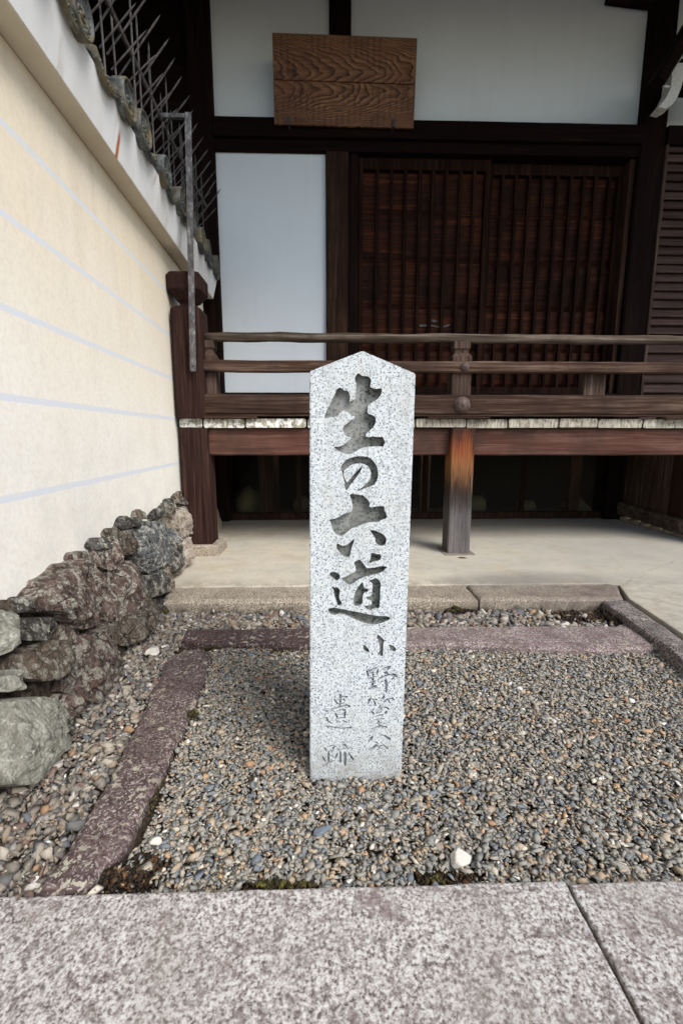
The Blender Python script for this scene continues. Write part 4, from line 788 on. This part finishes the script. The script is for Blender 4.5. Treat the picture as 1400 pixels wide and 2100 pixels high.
hp('door_head', bx(-.924, 2.644, Y-.02, Y+.14, 3.188, 3.272, .004, wob=.001), 'hall_x')
hp('tie_beam', bx(-.924, 2.644, Y-.06, Y+.12, 4.5, 4.75, .01), 'hall_x')
hp('bracket_arm', beam(bmesh.new(), (2.28, Y-.02, 4.36), (2.644, Y-.02, 4.33), .12, .10, .02), 'hall_x')
hp('sill_beam', bx(-.924, 2.644, Y-.04, Y+.14, 1.13, 1.235, .006, wob=.001), 'hall_x')
hp('upper_panel', bx(-.924, .027, Y+.04, Y+.09, 3.416, 4.5, .002), 'white')
hp('upper_panel', bx(.205, 2.644, Y+.04, Y+.09, 3.416, 4.5, .002), 'white')
hp('upper_panel', bx(2.864, 6.0, Y+.04, Y+.09, 3.416, 4.5, .002), 'white')
hp('lower_panel', bx(-.924, -.009, Y+.02, Y+.08, 1.236, 3.188, .002), 'white')
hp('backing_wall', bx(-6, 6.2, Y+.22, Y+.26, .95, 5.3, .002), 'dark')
hp('side_wall', bx(-6, -1.121, Y+.06, Y+.12, .06, 5.3, .002), 'hall_x')
# closed lattice doors: boards behind upright bars
bars1 = [.434, .559, .677, .803, .917, 1.03, 1.153, 1.272]; bars2 = [1.535, 1.659, 1.774, 1.893, 2.022, 2.142, 2.257, 2.364, 2.484]
hp('door_jamb', bx(.186, .27, Y+.01, Y+.13, 1.236, 3.186, .003, axis='z'), 'hall_z')
hp('door_jamb', bx(2.60, 2.643, Y+.01, Y+.13, 1.236, 3.186, .003, axis='z'), 'pillar')
def board_bm(x0, x1, z0, z1, y):
    bm = bmesh.new(); n = 8; sec = []
    for i in range(n+1):
        t = i/n; sec.append((y-.020*math.sin(t*math.pi*.5)**1.0+(.010 if i == 0 else 0)+(.004 if i == n else 0), z0+(z1-z0)*t))
    sec += [(y+.02, z1), (y+.03, z0)]
    A = [[bm.verts.new((x, yy, zz)) for yy, zz in sec] for x in (x0, x1)]; m = len(sec)
    for j in range(m): bm.faces.new((A[0][j], A[0][(j+1) % m], A[1][(j+1) % m], A[1][j]))
    bm.faces.new(A[0][::-1]); bm.faces.new(A[1]); return bm
def door(x0, x1, bars, y):
    d = bpy.data.objects.new('lattice_door', None); COL.objects.link(d); d.parent = hall; d.location = (0, -4.3, 0)
    hp('stile', bx(x0, x0+.036, y, y+.045, 1.24, 3.18, .003, axis='z'), 'lat', d); hp('stile', bx(x1-.042, x1, y, y+.045, 1.24, 3.18, .003, axis='z'), 'lat', d)
    hp('rail', bx(x0+.037, x1-.043, y+.002, y+.043, 3.09, 3.18, .003), 'lat', d); hp('rail', bx(x0+.037, x1-.043, y+.002, y+.043, 1.24, 1.30, .003), 'lat', d)
    for a, b in ((1.30, 1.615), (1.617, 1.98), (1.982, 2.366), (2.368, 2.756), (2.758, 3.09)): hp('board', board_bm(x0+.037, x1-.043, a, b, y+.062), 'board', d)
    src = None
    for x in bars:
        if src is None: o = src = hp('upright_bar', bx(-.0135, .0135, y+.004, y+.036, 1.30, 3.09, .003, axis='z'), 'lat', d)
        else: o = src.copy(); COL.objects.link(o); o.parent = d
        o.location = (x, 0, 0)
    return d
d1 = door(.275, 1.405, bars1, Y+.035)
door(1.408, 2.598, bars2, Y+.085)
# torn white paper left on the door boards
def scrap(pts, y):
    bm = bmesh.new(); a = [bm.verts.new((x, y, z)) for x, z in pts]; b = [bm.verts.new((x, y-.002, z)) for x, z in pts]; n = len(pts)
    bm.faces.new(a); bm.faces.new(b[::-1])
    for j in range(n): bm.faces.new((a[j], b[j], b[(j+1) % n], a[(j+1) % n]))
    return bm
for pts in ([(.83, 1.845), (.90, 1.85), (.91, 1.83), (.84, 1.825)], [(.935, 1.845), (1.015, 1.832), (1.02, 1.82), (.94, 1.83)], [(.94, 1.885), (.965, 1.89), (1.0, 1.872), (.96, 1.865)], [(1.035, 1.822), (1.08, 1.826), (1.115, 1.845), (1.10, 1.85), (1.05, 1.835)]):
    hp('paper_scrap', scrap(pts, Y+.070), 'scrap', d1)
# clapboards right of the corner post
hp('corner_strip', bx(2.864, 2.890, Y-.045, Y+.03, 1.0, 3.272, .003, axis='z'), 'railz')
z = .98; i = 0
while z < 3.25:
    hgt = .0735 if z > 1.62 else .088
    zz = z+random.uniform(-.002, .002); sec = [(Y+.004, zz+hgt+.006), (Y-.036, zz+.006), (Y-.034, zz), (Y-.018, zz), (Y+.02, zz+hgt+.006)]
    bm = bmesh.new(); A = [[bm.verts.new((x, yy, q)) for yy, q in sec] for x in (2.891, 4.6)]
    for j in range(5): bm.faces.new((A[0][j], A[0][(j+1) % 5], A[1][(j+1) % 5], A[1][j]))
    bm.faces.new(A[0][::-1]); bm.faces.new(A[1]); hp('clapboard', bm, 'clap'); z += hgt; i += 1
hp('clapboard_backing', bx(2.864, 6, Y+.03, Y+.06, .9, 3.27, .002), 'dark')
# painted bracket at the right, with the dark brace over it
KP = [(2.626, 3.693), (2.671, 3.694), (2.676, 3.653), (2.76, 3.653), (2.80, 3.54), (2.729, 3.54), (2.72, 3.484), (2.698, 3.418), (2.665, 3.371), (2.615, 3.344), (2.56, 3.353), (2.61, 3.416), (2.64, 3.483), (2.641, 3.538)]
def extr(poly, y0, y1):
    bm = bmesh.new(); a = [bm.verts.new((x, y0, z)) for x, z in poly]; b = [bm.verts.new((x, y1, z)) for x, z in poly]; n = len(poly)
    bm.faces.new(a); bm.faces.new(b[::-1])
    for j in range(n): bm.faces.new((a[j], b[j], b[(j+1) % n], a[(j+1) % n]))
    return bm
hp('painted_bracket', extr(KP, 3.90, 4.00), 'kib')
hp('bracket_beam', bx(2.72, 3.2, 3.92, 4.06, 3.52, 3.70, .006), 'hall_x')
hp('brace', beam(bmesh.new(), (2.49, 3.86, 3.47), (2.86, 3.86, 4.12), .09, .15, .015), 'hall_x')
hp('brace_tip', extr([(2.515, 3.425), (2.535, 3.435), (2.565, 3.432), (2.56, 3.42)], 3.80, 3.812), 'kib')
# eaves, out of view, drawn deep and low to shade the upper panels
hp('eave_boards', beam(bmesh.new(), (0, 1.25, 4.42), (0, 5.62, 5.30), 14, .05, .004), 'hall_x')
for k in range(-13, 14):
    hp('rafter', beam(bmesh.new(), (k*.36+.1, 1.28, 4.35), (k*.36+.1, 4.24, 4.95), .07, .09, .004), 'hall_z')
# underfloor: mesh screen, posts, foundation stones in the dark
hp('screen_rail', bx(-1.08, 2.87, Y+.02, Y+.07, .062, .128, .004, wob=.002), 'pillar'); hp('screen_rail', bx(-1.08, 2.87, Y+.02, Y+.07, .70, .78, .004), 'pillar')
for x0, x1, y in ((-1.04, -.99, .03), (-.66, -.525, .10), (.90, .945, .03), (1.845, 1.885, .03), (2.36, 2.47, .12), (2.74, 2.86, .03), (-.30, -.26, .12), (.5, .56, .12)):
    hp('screen_post', bx(x0, x1, Y+y-.008, Y+y+.045, .128, .70, .003, axis='z'), 'pillar' if y > .05 else 'lat')
bm = bmesh.new()
for k in range(-250, 300):
    for sg in (1, -1):
        x0 = k*.016; a = (x0, .13); b = (x0+sg*.33, .70)
        if min(a[0], b[0]) < -.99 or max(a[0], b[0]) > 2.74: continue
        vv = [bm.verts.new((a[0]-.0006, Y+.028+sg*.001, a[1])), bm.verts.new((a[0]+.0006, Y+.028+sg*.001, a[1])), bm.verts.new((b[0]+.0006, Y+.028+sg*.001, b[1])), bm.verts.new((b[0]-.0006, Y+.028+sg*.001, b[1]))]
        bm.faces.new(vv)
o = hp('wire_mesh', bm, 'wire'); o['kind'] = 'stuff'
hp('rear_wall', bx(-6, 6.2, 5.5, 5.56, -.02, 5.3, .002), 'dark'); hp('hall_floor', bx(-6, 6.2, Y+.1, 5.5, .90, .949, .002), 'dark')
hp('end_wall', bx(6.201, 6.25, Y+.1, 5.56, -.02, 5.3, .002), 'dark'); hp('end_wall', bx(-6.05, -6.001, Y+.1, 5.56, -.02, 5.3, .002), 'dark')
for (x, y, w_, hh, sd_) in ((-.80, 4.62, .17, .26, 1), (-.28, 4.75, .10, .17, 2), (.12, 4.7, .14, .13, 3), (.78, 4.6, .06, .22, 4), (1.55, 4.7, .12, .17, 5), (2.1, 4.7, .1, .12, 6), (2.55, 4.6, .13, .15, 7)):
    bm = bmesh.new(); bmesh.ops.create_icosphere(bm, subdivisions=2, radius=1)
    for q in bm.verts:
        q.co *= 1+.25*mnoise.noise(q.co*1.6+Vector((sd_, 0, 0))); q.co = Vector((x+q.co.x*w_, y+q.co.y*w_, .06+hh*.45+q.co.z*hh*.62))
    hp('foundation_stone', bm, 'yellow', smooth=True)
hp('inner_post', bx(.93, 1.03, 4.55, 4.65, .06, 1.0, .004, axis='z'), 'railz'); hp('inner_post', bx(-.62, -.5, 4.6, 4.7, .06, 1.0, .004, axis='z'), 'pillar')
# board partition under the veranda at the right
for k in range(6):
    hp('partition_board', bx(2.80, 2.825, 4.20-.19*(k+1)+.003, 4.20-.19*k, .17, .92, .003, axis='z', wob=.0015), 'railz' if k in (0, 1, 2) else 'pillar')
hp('partition_rail', beam(bmesh.new(), (2.775, 4.2, .175), (2.775, 3.0, .13), .05, .115, .008, None, .002), 'log')
for k in range(9):
    bm = bmesh.new(); bmesh.ops.create_icosphere(bm, subdivisions=2, radius=1)
    for q in bm.verts: q.co *= 1+.3*mnoise.noise(q.co*1.7+Vector((k*3, 0, 0))); q.co = Vector((2.80+q.co.x*.035, 4.15-k*.14+q.co.y*.07, .075+q.co.z*.03))
    hp('packing_stone', bm, 'mortar', smooth=True)

# ------------------------------------------------------------------ veranda
ver = thing('veranda', 'weathered wooden veranda with a round-topped railing in front of the temple hall', 'veranda', (0, 3.0, .06))
ver['org'] = (0, 3.0, .06)
def vp(name, bm, mat, par=None, **k):
    o = finish(name, bm, [MT[x] for x in mat] if isinstance(mat, tuple) else MT[mat], ver if par is None else par, **k)
    if par is not None: o.location = (0, 0, 0)
    return o
edges = [-.955, -.80, -.53, -.135, .22, .572, .904, 1.18, 1.515, 1.776, 2.084, 2.37, 2.68, 3.0, 3.32, 3.65, 3.98]
for i, (a, b) in enumerate(zip(edges, edges[1:])):
    dz = random.uniform(-.003, .003); dy = random.uniform(-.006, .006)
    bm = beam(bmesh.new(), ((a+b)/2, 3.0+dy, .932+dz), ((a+b)/2, 4.2, .932), b-a-.008-random.uniform(0, .005), .056, .007, 20, .0025)
    bm.faces.ensure_lookup_table(); bm.faces[-2].material_index = 1
    for fc in bm.faces:
        if all(q.co.y < 3.06 for q in fc.verts): fc.material_index = 1
    vp('floor_board', bm, ('deck', 'end'))
vp('edge_beam', bx(-.80, .803, 3.035, 3.16, .725, .900, .008, wob=.002), 'red'); vp('edge_beam', bx(.962, 4.0, 3.035, 3.16, .722, .900, .008, wob=.002), 'red')
vp('support_post', bx(.806, .958, 2.975, 3.13, .062, .902, .006, axis='z', wob=.0015), 'support')
vp('support_post', bx(3.1, 3.25, 2.975, 3.13, .062, .902, .006, axis='z', wob=.0015), 'newel')
vp('support_post', bx(-.955, -.775, 2.99, 3.17, .135, .902, .012, axis='z', wob=.002), 'newel')
def footing(x, y, w_, d_, z0, z1, seed):
    return slab(bmesh.new(), [(x-w_, y-d_), (x+w_*.95, y-d_*.9), (x+w_, y+d_), (x-w_, y+d_)], z0, z1, .012, .006, .02, seed, .003)
vp('footing_stone', footing(-.85, 3.08, .125, .13, .0, .135, 9), 'kerb'); vp('footing_stone', footing(.885, 3.04, .115, .12, .0, .066, 10), 'kerb')
vp('joist', bx(.80, .95, 3.17, 4.2, .78, .89, .004, axis='y'), 'hall_z'); vp('joist', bx(-.9, -.78, 3.18, 4.2, .78, .89, .004, axis='y'), 'hall_z')
# railing
bm = tube(bmesh.new(), (-.775, 3.055, 1.470), (3.9, 3.055, 1.466), .030, .028, 12, 70, .007)
vp('top_rail', bm, 'log', smooth=True)
vp('middle_rail', beam(bmesh.new(), (-.775, 3.01, 1.285), (3.9, 3.01, 1.283), .062, .070, .008, None, .003), 'railx')
vp('bottom_rail', beam(bmesh.new(), (-.775, 3.01, 1.050), (3.9, 3.01, 1.048), .085, .122, .007, None, .003), 'railx')
vp('rail_batten', beam(bmesh.new(), (-.775, 3.012, .981), (3.9, 3.012, .980), .074, .012, .003, None, .002), 'railx')
for x in (.845, -.65, 2.4): vp('rail_spacer', beam(bmesh.new(), (x-.2, 3.005, .9665), (x+.2, 3.005, .9665), .09, .013, .004), 'railx')
rp = vp('railing_post', lathe_square(bmesh.new(), .862, 3.065, [(.962, .062), (1.352, .062), (1.372, .050), (1.378, .044), (1.392, .045), (1.404, .053), (1.448, .053)], .08), 'railz')
rp2 = rp.copy(); COL.objects.link(rp2); rp2.parent = ver; rp2.location = rp.location+Vector((-1.635, .02, 0))
rp3 = rp.copy(); COL.objects.link(rp3); rp3.parent = ver; rp3.location = rp.location+Vector((1.9, 0, 0))
vp('short_strut', bx(1.70, 1.85, 3.07, 3.14, .962, 1.27, .005, axis='z', wob=.001), 'railz')
def cap_bm(x, z, y, r):
    bm = bmesh.new(); n = 20; rows = []
    for rr, dy in ((1.15, 0), (1.15, .10), (1.0, .14), (.93, .42), (.75, .66), (.5, .82), (.25, .90), (.2, .97), (.08, 1.05)): rows.append([bm.verts.new((x+r*rr*math.cos(2*math.pi*k/n), y-r*dy*.75, z+r*rr*math.sin(2*math.pi*k/n))) for k in range(n)])
    for a, b in zip(rows, rows[1:]):
        for j in range(n): bm.faces.new((a[j], a[(j+1) % n], b[(j+1) % n], b[j]))
    bm.faces.new(rows[-1]); bm.faces.new(rows[0][::-1]); return bm
vp('nail_cap', cap_bm(.872, 1.283, 2.978, .026), 'cap', smooth=True); vp('nail_cap', cap_bm(.862, 1.047, 2.966, .045), 'cap', smooth=True)
vp('newel_post', lathe_square(bmesh.new(), -.865, 3.045, [(.963, .092), (1.605, .093), (1.622, .088), (1.638, .066), (1.642, .046), (1.652, .043), (1.664, .047), (1.672, .060), (1.725, .101), (1.732, .103), (1.806, .103), (1.826, .090), (1.829, .07)], .16), 'newel')

# ------------------------------------------------------------------ hanging plaque
plq = thing('wooden_plaque', 'old wooden notice board with swirling grain and faded brush writing, hung above the doors', 'plaque', (.15, 4.15, 3.34))
plq['org'] = (.15, 4.15, 3.34)
def pb(x0, x1, x0b, x1b, za, zb):
    """leaning board between heights za (bottom) and zb (top)"""
    bm = bmesh.new(); fy = lambda z: 4.165-(z-3.33)*.25
    q = [(x0b, za), (x1b, za-.008), (x1, zb-.010), (x0, zb)]
    a = [bm.verts.new((x, fy(z), z)) for x, z in q]; b = [bm.verts.new((x, fy(z)+.03, z+.006)) for x, z in q]
    bm.faces.new(a); bm.faces.new(b[::-1])
    for j in range(4): bm.faces.new((a[j], b[j], b[(j+1) % 4], a[(j+1) % 4]))
    bmesh.ops.recalc_face_normals(bm, faces=bm.faces); bmesh.ops.bevel(bm, geom=bm.edges[:], offset=.003, segments=1, affect='EDGES'); return bm
finish('upper_board', pb(-.408, .702, -.413, .708, 3.612, 3.880), MT['plq_hi'], plq)
finish('lower_board', pb(-.413, .708, -.420, .712, 3.340, 3.609), MT['plq_lo'], plq)
for x in (-.30, .545):
    finish('peg', bx(x-.009, x+.009, 4.13, 4.26, 3.322, 3.385, .003, axis='y'), MT['iron'], plq)
